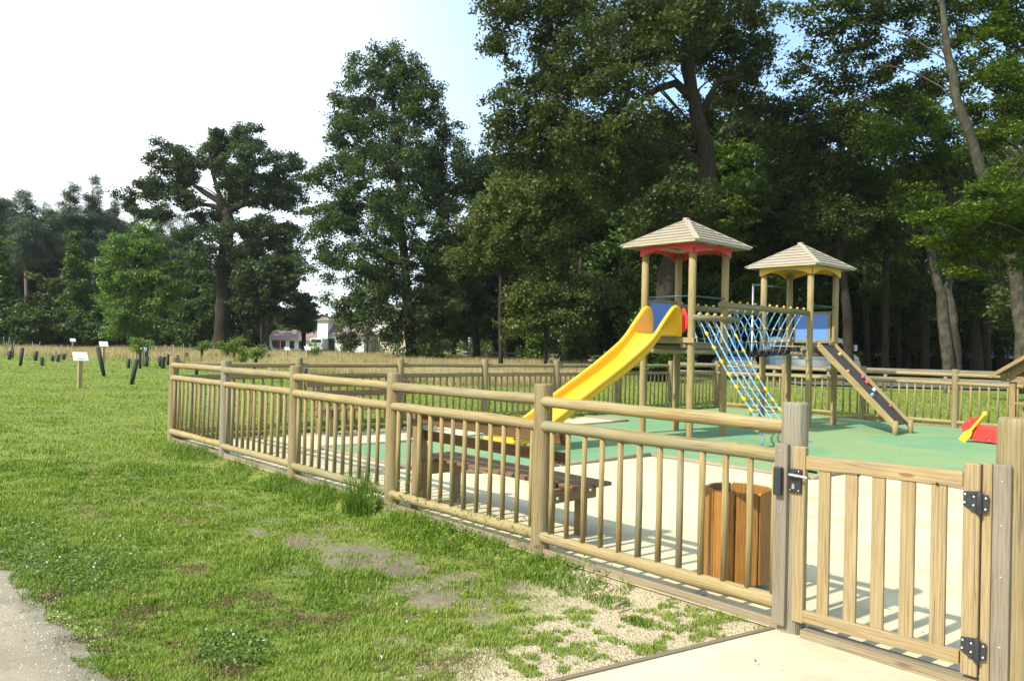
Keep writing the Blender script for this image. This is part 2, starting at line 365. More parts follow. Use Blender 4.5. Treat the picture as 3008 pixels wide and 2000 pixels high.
#--SETTING--
# ------------------------------------------------------------------ ground
def outside(u, v): return (u < -.02) | (v > 9.72) | (u > 13.7)
def ground_h(X, Y):
    X = np.asarray(X, float); Y = np.asarray(Y, float)
    u = (X-F0[0])*BD[0]+(Y-F0[1])*BD[1]; v = (X-F0[0])*FD[0]+(Y-F0[1])*FD[1]
    out = sstep(-.02, -.25, u)
    dip = -.075*sstep(.5, 2.0, v)*sstep(9.6, 6.5, v)*out*sstep(-3.2, -.9, u)
    bumpy = (fbm(X, Y, 1.6, 3)-.5)*.045*out*sstep(.2, 1.2, v)
    gz = -.008*out
    ln = 1-sstep(-2.35, -2.8, u)*sstep(9, 5, v); bumpy = bumpy*ln
    lawn = (fbm(X, Y, .25, 5)-.5)*.12*sstep(-1.0, -4.0, u)
    lawn = lawn+(fbm(X, Y, .12, 8)-.5)*.25*sstep(10.5, 16, v)
    lawn = lawn*ln
    far = sstep(14.5, 20, u)*(fbm(X, Y, .15, 9)-.5)*.15
    return dip+bumpy+gz+lawn+far-.012
def px_mask(px, py, blobs, nz, soft=.35):
    m = np.zeros_like(px)
    for x, y, rx, ry, a in blobs:
        d = np.sqrt(((px-x)/rx)**2+((py-y)/ry)**2); m = np.maximum(m, a*sstep(1+soft, 1-soft, d+(nz-.5)*1.3))
    return m
def masks(X, Y):
    """real patches of bare soil, gravel, brown moss and clover in the lawn outside the gate"""
    px, py = proj_np(X, Y, np.zeros_like(X)); n1 = fbm(X, Y, 2.2, 21, 4); n2 = fbm(X, Y, 7, 31, 3); n3 = fbm(X, Y, 3.5, 41, 3)
    near = sstep(9, 6.5, Y)
    bare = sstep(.30, .62, fbm(X, Y, 9, 25, 3)*.75+.32)*px_mask(px, py, [(900,1560,130,34,1), (1030,1605,160,42,.95), (860,1640,100,20,.7), (1160,1620,120,40,.95), (1270,1725,110,40,1), (1230,1690,170,34,.9), (760,1535,60,14,.8), (1500,1690,90,26,.8), (1080,1720,80,26,.7), (820,1500,70,10,.7), (1350,1650,90,22,.8), (600,1460,60,8,.6), (1420,1790,60,30,.8), (1130,1860,60,20,.7), (1400,1740,90,45,.7), (1190,1780,35,16,.7), (980,1520,80,14,.6)], n1)*near
    # gravel spreads from the gate corner
    g1 = sstep(0, 420, px-(1180+(1990-py)*1.02)); g1 = np.clip(g1*1.25+.10*(px > 1200), 0, 1)*sstep(1560, 1650, py)
    g2 = px_mask(px, py, [(1730,1700,150,55,1), (2050,1800,230,70,1), (1900,1760,200,80,.9), (1560,1900,260,90,.75), (1350,1960,220,40,.6), (1800,1850,260,90,.8)], n2*.6+n1*.4, .5)
    grav = np.clip(np.maximum(g1*sstep(.30, .62, n3*.5+n2*.5+g1*.28), g2), 0, 1)*near
    moss = px_mask(px, py, [(420,1760,100,50,.9), (300,1860,150,60,.8), (620,1640,120,30,.55), (700,1730,180,40,.6), (420,1930,200,60,.7), (900,1800,220,50,.6), (1280,1930,200,50,.7), (130,1740,60,40,.9), (560,1500,120,25,.5), (650,1970,120,40,.8), (1100,1760,120,40,.5),(250,1480,200,30,.4),(500,1450,150,20,.5),(300,1640,100,20,.4)], n3, .5)*near*sstep(.40, .60, n2)
    clov = px_mask(px, py, [(180,1640,280,70,1), (650,1900,110,60,1), (60,1560,140,60,.7), (330,1560,120,30,.5)], n1)*near
    return bare, grav, moss, clov
def axis(a0, a1, step, growth, lim0, lim1):
    xs = list(np.arange(a0, a1+1e-6, step)); s = step
    while xs[-1] < lim1: s *= growth; xs.append(xs[-1]+s)
    s = step
    while xs[0] > lim0: s *= growth; xs.insert(0, xs[0]-s)
    return np.array(xs)
def grid_mesh(name, xs, ys, zf, extra=None):
    XX, YY = np.meshgrid(xs, ys); Z = zf(XX, YY); co = np.stack([XX, YY, Z], -1).reshape(-1,3); nx = len(xs); ny = len(ys)
    i = np.arange(ny-1)[:,None]*nx+np.arange(nx-1)[None,:]; f = np.stack([i, i+1, i+nx+1, i+nx], -1).reshape(-1,4)
    at_ = {}
    if extra:
        for k, vals in zip(('bare','gravel','moss','clover'), extra(XX.ravel(), YY.ravel())): at_[k] = ('POINT', vals)
    return arr_mesh(name, co, f, at_, True)
gx = axis(-4.2, 2.6, .045, 1.07, -700, 700); gy = axis(2.4, 8.0, .045, 1.07, -60, 900)
gme = grid_mesh('ground', gx, gy, ground_h, masks)
def ground_material():
    m, n, b, o = newmat('lawn_soil'); geo = N(n, 'ShaderNodeNewGeometry'); P = geo.outputs['Position']
    def ns(sc, d=6, r=.6, src=P):
        q = N(n, 'ShaderNodeTexNoise', i_Scale=float(sc), i_Detail=float(d), i_Roughness=r); L(n, src, q.inputs['Vector']); return q.outputs[0]
    f = ns(60, 4, .7); md = ns(5, 5); lg = ns(.35, 4); vf = ns(220, 3, .8)
    mxx = math_(n, 'ADD', math_(n, 'MULTIPLY', md, .5), math_(n, 'MULTIPLY', f, .5))
    grass = ramp(n, mxx, [(.30, (.10,.135,.022)), (.52, (.185,.235,.040)), (.72, (.26,.30,.085))])
    grass = mix(n, ramp(n, lg, [(.35, 0.0), (.68, .65)]), grass, mix(n, f, (.09,.10,.03), (.21,.20,.08)))
    soil = ramp(n, math_(n, 'ADD', math_(n, 'MULTIPLY', vf, .6), math_(n, 'MULTIPLY', md, .4)), [(.32, (.09,.075,.05)), (.5, (.175,.145,.10)), (.68, (.28,.24,.175))])
    vo = N(n, 'ShaderNodeTexVoronoi', i_Scale=110.0); L(n, P, vo.inputs['Vector'])
    grv = ramp(n, vo.outputs['Distance'], [(.0, (.62,.54,.38)), (.55, (.45,.37,.23)), (.8, (.20,.16,.10))])
    gr2 = mix(n, .35, grv, vo.outputs['Color'], 'MULTIPLY'); grv = mix(n, .3, grv, gr2)
    moss = ramp(n, f, [(.3, (.06,.045,.02)), (.7, (.17,.12,.06))])
    A = [attr(n, k).outputs['Fac'] for k in ('bare','gravel','moss','clover')]
    c = mix(n, A[2], grass, moss); c = mix(n, A[0], c, soil); c = mix(n, A[1], c, grv)
    L(n, c, b.inputs['Base Color']); b.inputs['Roughness'].default_value = .95; b.inputs['Specular IOR Level'].default_value = .1
    bump(n, math_(n, 'ADD', f, math_(n, 'MULTIPLY', vo.outputs['Distance'], .6)), b, .7, .012); return m
G = structure(link('ground', gme, ground_material()))
def sandmat(name, a, bcol, sc=1.0, yellow=.0):
    m, n, b, o = newmat(name); geo = N(n, 'ShaderNodeNewGeometry'); P = geo.outputs['Position']
    f = N(n, 'ShaderNodeTexNoise', i_Scale=160.0*sc, i_Detail=3.0, i_Roughness=.8); L(n, P, f.inputs['Vector'])
    g = N(n, 'ShaderNodeTexNoise', i_Scale=2.3, i_Detail=6.0, i_Roughness=.65); L(n, P, g.inputs['Vector'])
    vo = N(n, 'ShaderNodeTexVoronoi', i_Scale=70.0*sc); L(n, P, vo.inputs['Vector']); cs = N(n, 'ShaderNodeSeparateXYZ'); L(n, vo.outputs['Color'], cs.inputs[0])
    c = ramp(n, math_(n, 'ADD', math_(n, 'MULTIPLY', f.outputs[0], .5), math_(n, 'MULTIPLY', g.outputs[0], .5)), [(.32, a), (.66, bcol)])
    g3 = N(n, 'ShaderNodeTexNoise', i_Scale=.9, i_Detail=8.0, i_Roughness=.75); L(n, P, g3.inputs['Vector']); c = mix(n, ramp(n, g3.outputs[0], [(.46, 0.0), (.66, .75)]), c, tuple(x*.74 for x in a))
    peb = math_(n, 'MULTIPLY', math_(n, 'GREATER_THAN', cs.outputs[0], .86), ramp(n, vo.outputs['Distance'], [(.15, 1.0), (.35, 0.0)]))
    c = mix(n, math_(n, 'MULTIPLY', peb, .55), c, tuple(x*.38 for x in a))
    L(n, c, b.inputs['Base Color']); b.inputs['Roughness'].default_value = .95; b.inputs['Specular IOR Level'].default_value = .15
    bump(n, f.outputs[0], b, .5, .006); return m
M_SAND = sandmat('cream_sand', (.50,.43,.265), (.66,.59,.395)); M_PATHC = sandmat('cream_path_sand', (.49,.425,.285), (.64,.57,.40))
M_GPATH = sandmat('grey_gravel', (.235,.20,.14), (.42,.36,.26), sc=.8)
def sheet(name, uvpoly, z, mat, sub=None):
    P = [W(u, v, z) for u, v in uvpoly]; me = bpy.data.meshes.new(name); me.from_pydata([tuple(p) for p in P], [], [list(range(len(P)))]); me.update()
    return structure(link(name, me, mat))
sheet('sand', [(-.045,9.68), (-.045,-1.1), (-.045,-4), (13.62,-4), (13.62,9.68)][::-1], .000, M_SAND)
# cream sand path running in to the gate
sheet('footpath', [(-.05,.06), (-1.38,.31), (-3.2,.60), (-6,.9), (-6,-4), (-.05,-4)], .004, M_PATHC)
# gravel lane at the lower left: ragged edge following the lawn
def lane():
    vs = np.concatenate([np.arange(-6, 5.6, .06), np.arange(5.6, 40, .6)]); rows = []
    for v in vs:
        e = -2.90+(vnoise(np.array([v]), np.array([0.]), 3.1, 4)[0]-.5)*.16+(vnoise(np.array([v]), np.array([0.]), 13, 5)[0]-.5)*.07
        if v > 3.6: e -= (v-3.6)*.9
        if v < -1.5: e -= (-1.5-v)*.25
        us = [e, e-.02, e-.3, e-.8, e-1.6, e-3.2, e-8]; rows.append([W(u, v, float(ground_h(*W(u, v)[:2]))+(.012+max(0, v-5)*.02 if i else -.004)) for i, u in enumerate(us)])
    mb = MB(); mb.grid(rows[::-1]); return mb
structure(lane().build('gravel_lane', M_GPATH))
# green safety surface
def safety_material():
    m, n, b, o = newmat('green_rubber'); geo = N(n, 'ShaderNodeNewGeometry'); P = geo.outputs['Position']
    lg = N(n, 'ShaderNodeTexNoise', i_Scale=.42, i_Detail=.5, i_Roughness=.3); L(n, P, lg.inputs['Vector'])
    f = N(n, 'ShaderNodeTexNoise', i_Scale=200.0, i_Detail=3.0, i_Roughness=.8); L(n, P, f.inputs['Vector'])
    g = N(n, 'ShaderNodeTexNoise', i_Scale=1.6, i_Detail=5.0, i_Roughness=.6); L(n, P, g.inputs['Vector'])
    c = mix(n, ramp(n, lg.outputs[0], [(.50, 0.0), (.512, 1.0)]), (.145,.300,.150), (.215,.315,.135))
    c = mix(n, ramp(n, f.outputs[0], [(.35, .35), (.65, 0.0)]), c, (.10,.20,.09)); c = mix(n, ramp(n, g.outputs[0], [(.42, 0.0), (.72, .6)]), c, (.25,.31,.17)); v2 = N(n, 'ShaderNodeTexVoronoi', i_Scale=9.0); L(n, P, v2.inputs['Vector']); c = mix(n, ramp(n, v2.outputs['Distance'], [(.03, .7), (.07, 0.0)]), c, (.10,.12,.06))
    L(n, c, b.inputs['Base Color']); b.inputs['Roughness'].default_value = .85; b.inputs['Specular IOR Level'].default_value = .2; bump(n, f.outputs[0], b, .5, .004); return m
GP = [(1.34,7.72), (1.34,5.46), (1.85,4.86), (3.0,4.77), (4.75,4.72), (4.77,2.42), (5.65,2.40), (5.65,-3.9), (13.42,-3.9), (13.42,9.45), (8.42,9.45), (8.38,8.18), (5.9,8.05), (3.35,7.62)]
sheet('safety_surface', GP, .016, safety_material())
edge = [(p, GP[(i+1) % len(GP)]) for i, p in enumerate(GP) if i in (0,1,2,3,4,5,6,10,11,12,13)]
for i, (a, c) in enumerate(edge):
    pa, pc = W(*a, .018), W(*c, .018); mb = MB(off=pa); k = max(2, int((pc-pa).length/.8)); pts = [pa.lerp(pc, t/k)+Vector((0,0,random.uniform(-.004,.004))) for t in range(k+1)]
    d = (pc-pa).normalized()*.03; pts[0] += d; pts[-1] -= d
    mb.tube(pts, .030, n=10, wob=.05); o = mb.build('timber_edging', M_EDGE); o.location = pa
    tag(o, ['half buried log edging at the left end of the green surface','short slanting log edging at the near left of the green surface','log edging behind the near bench','log edging between sand and green, ending at the sandpit corner','log edging running from the sandpit corner towards the gate','short log edging stub behind the gate latch','log edging right of the latch stub, behind the gate','log edging beyond the tower, at right of the small sand strip','long log edging beside the small sand strip by the slide foot','log edging beyond the foot of the slide','log edging between the far sand and the green tip'][i], 'edging', 'timber edging round the green surface')
mb = MB(off=W(0,.08)); mb.grid([[W(-.06-t*1.33*1.6, .085+t*.235*1.6, z)+Vector((0,0,.0)) for z in (-.03,.012)]+[W(-.06-t*1.33*1.6, .055+t*.235*1.6, .012), W(-.06-t*1.33*1.6, .055+t*.235*1.6, -.03)] for t in (0,.25,.5,.75,1.0,1.4,2.0,3.0)], smooth=False)
o = mb.build('path_edging', M_EDGE); o.location = W(0,.08); tag(o, 'thin board edging between the cream path and the gravel, running to the gate post', 'edging')
# road and ground patches beyond the playground
ROAD = plain('asphalt', (.10,.10,.105), .9, var=.2, scale=3)
def flat(name, pts, z, mat): 
    me = bpy.data.meshes.new(name); me.from_pydata([(x, y, z) for x, y in pts], [], [list(range(len(pts)))]); me.update(); return structure(link(name, me, mat))
flat('road', [(13,35.5), (90,29.5), (110,36), (60,38), (30,39.5), (20,40), (13,39)], .06, ROAD)
#--END SETTING--
# ------------------------------------------------------------------ fences (local frame: x = along u, y = along v)
def rot_uv(o): o.rotation_euler = (0,0,ANG)
def curve_pts(p0, p1, n=6, w=.006):
    p0, p1 = Vector(p0), Vector(p1); return [p0.lerp(p1, i/n)+Vector((random.uniform(-w,w), random.uniform(-w,w), random.uniform(-w,w))) for i in range(n+1)]
def fence(label, posts, inward, pick_n=12, board=True, first=None, style=None, zoff=0, rr=.041, last_rail=True):
    """posts: list of (u,v); inward: unit (u,v) towards the playground; rails sit on the outer face of each post at their far end"""
    root = thing('round_rail_fence', label, 'fence', W(*posts[0]), ANG, 'sides of the playground fence')
    off = Vector((posts[0][0], posts[0][1], 0)); iu = Vector((inward[0], inward[1], 0))
    for i, (u, v) in enumerate(posts):
        if first is not None and i < first: continue
        st = (style or {}).get(i, {}); r = st.get('r', .067); h = st.get('h', 1.2); lean = st.get('lean', (0,0))
        mb = MB(off=off); zs = [-.18, 0, .3, .6, .9, h-.012, h]; rs = [r*1.03, r*1.03, r*1.02, r*1.0, r*.985, r*.97, r*.93]
        mb.tube([(u+lean[0]*z, v+lean[1]*z, z+zoff) for z in zs], rs, n=20, wob=.018)
        mb.build('post', st.get('mat', M_POST), root, label=st.get('label'))
    for i in range(len(posts)-1):
        a, b = Vector((*posts[i],0)), Vector((*posts[i+1],0)); d = (b-a).normalized(); Ln = (b-a).length
        # each rail is notched into the outside of the far post (rounded end showing) and into the inside of the near post
        A = a+iu*.012+d*.02; B = b-iu*.028-d*.02
        if i == 0 and not last_rail: A = a+d*.01
        for k, (z, r) in enumerate(((1.08, rr), (.905, rr), (.130, rr*1.02))):
            dz = random.uniform(-.008, .008); mb = MB(off=off); r *= random.uniform(.95, 1.05)
            pts = curve_pts(A+Vector((0,0,z+dz+zoff)), B+Vector((0,0,z+dz*.3+zoff)), 7, .0035)
            rad = [r*random.uniform(.94, 1.06) for _ in pts]
            mb.tube(pts, rad, n=16, round_end=(.03, .035), wob=.02)
            mb.build('rail', M_LOG if random.random() < .7 else M_LOG2, root)
        for j in range(pick_n):
            t = (j+.5+.12)/(pick_n+.3); p = A.lerp(B, t); r = random.uniform(.0175, .0205); mb = MB(off=off); w = random.uniform(-.006, .006)
            mb.tube([p+Vector((0,0,.135+zoff)), p+Vector((w*d.x, w*d.y, .5+zoff)), p+Vector((0,0,.9+zoff))], [r, r*random.uniform(.93,1.07), r], n=10, wob=.03)
            mb.build('picket', M_PICK if random.random() < .8 else M_LOG2, root)
        if board:
            mb = MB(off=off); o_ = -iu*.020
            p0, p1 = a+d*.06+o_, b-d*.06+o_; mb.beam(p0+Vector((0,0,-.048+zoff)), p1+Vector((0,0,-.048+zoff)), .026, .19)
            mb.build('kick_board', M_BOARD, root, bevel=.004)
    return root
S1 = 1.9233
front_posts = [(0, S1*k) for k in range(6)]
FF = fence('near front fence of round rails and pickets, from the gate to the left corner', front_posts, (1,0), last_rail=False, style={
    0: dict(mat=M_GREYPOST, r=.069, h=1.2, label='weathered grey gate-side post with rippled grain'), 4: dict(mat=M_GREYPOST, r=.064, label='bleached grey post, second from the left corner', lean=(0,.006)),
    1: dict(r=.068), 2: dict(r=.067, lean=(0,.004)), 3: dict(r=.066), 5: dict(r=.068)})
S2 = 1.9339; VB = S1*5
fence('far left side of the fence, running from the corner post away behind the slide', [(S2*k, VB) for k in range(8)], (0,-1), first=1, rr=.038, pick_n=12)
S3 = 1.8916; UB = S2*7
fence('back side of the fence, running behind the two towers and the climbing ramp', [(UB, VB-S3*k) for k in range(9)], (-1,0), first=1, rr=.036, pick_n=11)
# grey board nailed on the gate post + gate + hinge post
off = Vector((0,-1.005,0))
gp_root = thing('gate_post', 'thick round post at the right edge with two gate boards nailed to it', 'post', W(.03,-1.005), ANG)
mb = MB(off=(.03,-1.005,0)); mb.tube([(.045,-1.01,z) for z in (-.2,0,.4,.8,1.16,1.188,1.2)], [.076,.075,.074,.073,.071,.069,.062], n=28, wob=.02); mb.build('post', M_POST, gp_root)
mb = MB(off=(.03,-1.005,0)); mb.box(-.052,-.028,-1.022,-.952,-.03,1.0, (0,0,1)); mb.build('grey_board', M_GREYPL, gp_root, bevel=.006)
mb = MB(off=(.03,-1.005,0)); mb.box(-.050,-.010,-.950,-.911,-.03,.998, (0,0,1)); mb.build('hinge_board', M_PLANK, gp_root, bevel=.005)
for z in (.93, .74, .52, .22, .05):
    mb = MB(off=(.03,-1.005,0)); mb.tube([(-.0515,-.990,z),(-.0545,-.990,z)], .004, n=8); mb.build('screw', M_ALU, gp_root)
st_root = thing('latch_board', 'grey weathered board screwed to the left gate post, carrying the latch keeper', 'board', W(-.06,.023), ANG)
mb = MB(off=(-.06,.023,0)); mb.box(-.098,-.062,-.012,.060,.042,.986, (0,0,1)); mb.build('board', M_GREYPL, st_root, bevel=.006)
mb = MB(off=(-.06,.023,0)); mb.box(-.132,-.1,.004,.046,.722,.866); mb.build('keeper', M_BLK, st_root, bevel=.004)
for z in (.95, .63, .42, .22):
    mb = MB(off=(-.06,.023,0)); mb.tube([(-.0985,.028,z),(-.101,.028,z)], .0045, n=8); mb.build('screw', M_ALU, st_root)
GO = Vector((-.04,-.46,0)); gate = thing('wooden_gate', 'closed planed wood gate with five flat pickets and black hinges', 'gate', W(-.04,-.46), ANG)
def gb(name, x0,x1,y0,y1,z0,z1, mat=M_PLANK, al=None, bev=.006): return MB(off=GO).box(x0,x1,y0,y1,z0,z1,al).build(name, mat, gate, bevel=bev)
def gz(y): return .024*(-y-.08)  # the gate hangs a touch out of level
gb('stile', -.062,-.022,-.093,-.020,.072,.978, al=(0,0,1)); gb('stile', -.062,-.022,-.906,-.838,.062,.994, al=(0,0,1))
def grail(name, y0, y1, z0, z1): 
    mb = MB(off=GO); mb.hexa([(-.058,y0,z0+gz(y0)),(-.058,y1,z0+gz(y1)),(-.024,y1,z0+gz(y1)),(-.024,y0,z0+gz(y0)),(-.058,y0,z1+gz(y0)),(-.058,y1,z1+gz(y1)),(-.024,y1,z1+gz(y1)),(-.024,y0,z1+gz(y0))][::1], (0,1,0)); return mb.build(name, M_PLANK, gate, bevel=.005)
grail('rail', -.836, -.094, .864, .934); grail('rail', -.832, -.070, .078, .141)
for y0, y1 in ((-.222,-.161), (-.361,-.298), (-.494,-.431), (-.631,-.565), (-.768,-.701)): gb('picket', -.051,-.031,y0,y1,.135+gz(y0),.868+gz(y0), al=(0,0,1), bev=.005)
for y, z in ((-.37,.872), (-.73,.882)):
    mb = MB(off=GO); mb.tube([(-.0575,y,z),(-.0595,y,z)], .007, n=8); mb.build('plug', M_BARKD, gate)
lk = MB(off=GO).box(-.082,-.063,-.081,-.014,.742,.862).build('lock_case', M_BLK, gate, bevel=.004)
mb = MB(off=GO); mb.tube([(-.083,-.03,.833),(-.103,-.03,.833)], .007, n=10); mb.tube([(-.103,-.024,.833),(-.104,-.06,.832),(-.104,-.128,.830)], [.0075,.008,.0065], n=10, round_end=(.004,.006)); mb.build('handle', M_ALU, lk)
lk2 = MB(off=GO).box(-.021,-.004,-.081,-.014,.742,.862).build('inner_lock_case', M_BLK, gate, bevel=.004)
mb = MB(off=GO); mb.tube([(-.002,-.03,.845),(.03,-.03,.845)], .007, n=10); mb.tube([(.03,-.024,.845),(.032,-.11,.842)], .007, n=10); mb.build('handle', M_DARKM, lk2)
mb = MB(off=GO); mb.tube([(-.0825,-.042,.768),(-.087,-.042,.768)], .009, n=12); mb.tube([(-.0825,-.042,.780),(-.087,-.042,.780)], .0065, n=12); mb.build('key_cylinder', M_ALU, lk)
for (y, z) in ((-.024,.752),(-.070,.752),(-.070,.852)):
    mb = MB(off=GO); mb.ball((-.083,y,z), .004); mb.build('screw', M_ALU, lk)
for zc in (.832, .192):
    mb = MB(off=GO); P = [(-.842,zc+.036),(-.842,zc-.024),(-.850,zc-.030),(-.893,zc-.052),(-.907,zc-.060),(-.907,zc+.040),(-.893,zc+.043)]
    mb.plate([(-y, z) for y, z in P], (-.066,0,0), (0,-1,0), (0,0,1), .006)
    P2 = [(.909,zc+.030),(.909,zc-.050),(.941,zc-.042),(.943,zc+.030),(.941,zc+.034)]
    mb.plate(P2, (-.066,0,0), (0,-1,0), (0,0,1), .006)
    for k in range(2): mb.box(-.074,-.064,-.892-.0,-.872,(zc+.026 if k == 0 else zc-.046),(zc+.034 if k == 0 else zc-.036))
    mb.tube([(-.071,-.9085,zc-.060),(-.071,-.9085,zc+.046)], .0125, n=16, round_end=(.004,.004))
    hg = mb.build('hinge', M_BLK, gate, bevel=.0015)
    for y, z in ((-.851,zc+.024),(-.849,zc-.012),(-.886,zc+.018),(-.885,zc-.020),(-.933,zc+.018),(-.932,zc-.030)):
        mb = MB(off=GO); mb.ball((-.0705,y,z), .0058); mb.build('bolt', M_ALU, hg)
MB(off=GO).box(-.075,.015,-.95,-.09,-.03,.045,(0,1,0)).build('x', M_BOARD).name = 'threshold'
th = bpy.data.objects['threshold']; th.location = W(-.04,-.46); rot_uv(th); tag(th, 'low weathered sill board on the ground under the gate', 'sill')

# ------------------------------------------------------------------ benches (local: x = depth away from the back, y = length)
def bench(label, loc, rz, L0=2.0):
    root = thing('park_bench', label, 'bench', loc, rz, 'park benches inside the fence'); H = L0/2
    mb = MB()
    for k in range(4): mb.box(.10+k*.108, .10+k*.108+.092, -H, H, .402, .434, (0,1,0))
    mb.build('seat', M_BENCH, root, bevel=.010)
    def lean(z): return .030-(z-.43)*.24
    mb = MB()
    for z0, z1 in ((.595,.690), (.745,.840)):
        a, b = lean(z0)+.028, lean(z1)+.028; mb.hexa([(a,-H,z0),(a+.03,-H,z0),(a+.03,H,z0),(a,H,z0),(b,-H,z1),(b+.03,-H,z1),(b+.03,H,z1),(b,H,z1)], (0,1,0))
    mb.build('backrest', M_BENCH, root, bevel=.008)
    for s in (-1, 1):
        y = s*(H-.22)
        mb = MB(); x0, x1 = lean(.0), 0
        mb.hexa([(-.03,y-.035,0),(.08,y-.035,0),(.08,y+.035,0),(-.03,y+.035,0),(-.03,y-.035,.42),(.09,y-.035,.42),(.09,y+.035,.42),(-.03,y+.035,.42)], (0,0,1))
        mb.hexa([(-.03,y-.035,.42),(.09,y-.035,.42),(.09,y+.035,.42),(-.03,y+.035,.42),(lean(.84)-.035,y-.035,.84),(lean(.84)+.026,y-.035,.84),(lean(.84)+.026,y+.035,.84),(lean(.84)-.035,y+.035,.84)], (0,0,1))
        lg = mb.build('leg', M_BENCHW, root, bevel=.005)
        mb = MB(); mb.box(.36,.44,y-.035,y+.035,0,.30,(0,0,1)); mb.build('leg', M_BENCHW, root, bevel=.005)
        mb = MB(); mb.box(-.025,.50,y-.035-.037,y-.037,.29,.398,(1,0,0)); mb.box(-.025,.50,y+.037,y+.072,.29,.398,(1,0,0)); br = mb.build('bearer', M_BENCHW, root, bevel=.005)
        for q in (-.074, .074):
            for x, z in ((.06,.33),(.42,.36)): mb = MB(); mb.tube([(x,y+q*.97,z),(x,y+q*1.06,z)], .013, n=10); mb.build('bolt', M_ALU, br)
    return root
bench('near wooden bench close behind the front fence, seat turned to the sandpit', W(.25, 2.96), ANG, 2.06)
bench('far wooden bench in the left corner of the playground, mostly hidden by the fence', W(2.9, 9.32), ANG-math.pi/2, 1.95)
pb = thing('marker_post', 'slim reddish post with a pale worn top, left of the near bench', 'post', W(.12, 3.66), ANG)
MB(off=(0,0,0)).box(-.022,.022,-.035,.035,0,.79,(0,0,1)).build('board', M_BENCHW, pb, bevel=.006)
MB().box(-.024,.024,-.037,.037,.79,.80,(0,0,1)).build('cap', M_BENCHW, pb, bevel=.004)

# ------------------------------------------------------------------ litter bin
bn = thing('litter_bin', 'round litter bin clad in orange stained boards beside the gate', 'bin', W(.46,.62), ANG+.35)
NB = 9
for k in range(NB):
    a = 2*math.pi*k/NB+.12; ca, sa = math.cos(a), math.sin(a); w = .0655; r = .190; t = .022
    tx, ty = -sa, ca; mb = MB(); w2 = w-.006
    poly = [(-w,.075),(w,.075),(w,.585),(w2,.605),(-w2,.605),(-w,.585)]
    poly = [(-w,.09),(-w2,.06),(w2,.06),(w,.09),(w,.600),(w2,.612),(-w2,.612),(-w,.600)]
    mb.plate(poly, (ca*r,sa*r,0), (tx,ty,0), (0,0,1), t, along=(0,0,1)); mb.build('board', M_BIN, bn, bevel=.003)
mb = MB(); zz = [.07,.07,.5,.5]; 
mb.grid([[(.165*math.cos(2*math.pi*k/24), .165*math.sin(2*math.pi*k/24), z) for k in range(25)] for z in (.065, .52)]); mb.tube([(0,0,.06),(0,0,.075)], .165, n=24); mb.tube([(0,0,.50),(0,0,.505)], .150, n=24); mb.build('liner', M_DARKM, bn)
mb = MB(); mb.tube([(0,0,0),(0,0,.07)], .03, n=12); mb.box(-.09,.09,-.03,.03,.0,.010); mb.build('foot', M_DARKM, bn)
pl = MB().box(-.05,.05,-.025,.025,0,.012).build('metal_plate', M_METAL); pl.location = W(.12,.66,.004); rot_uv(pl); tag(pl, 'small grey metal plate on the sand at the foot of the fence below the bin', 'plate')

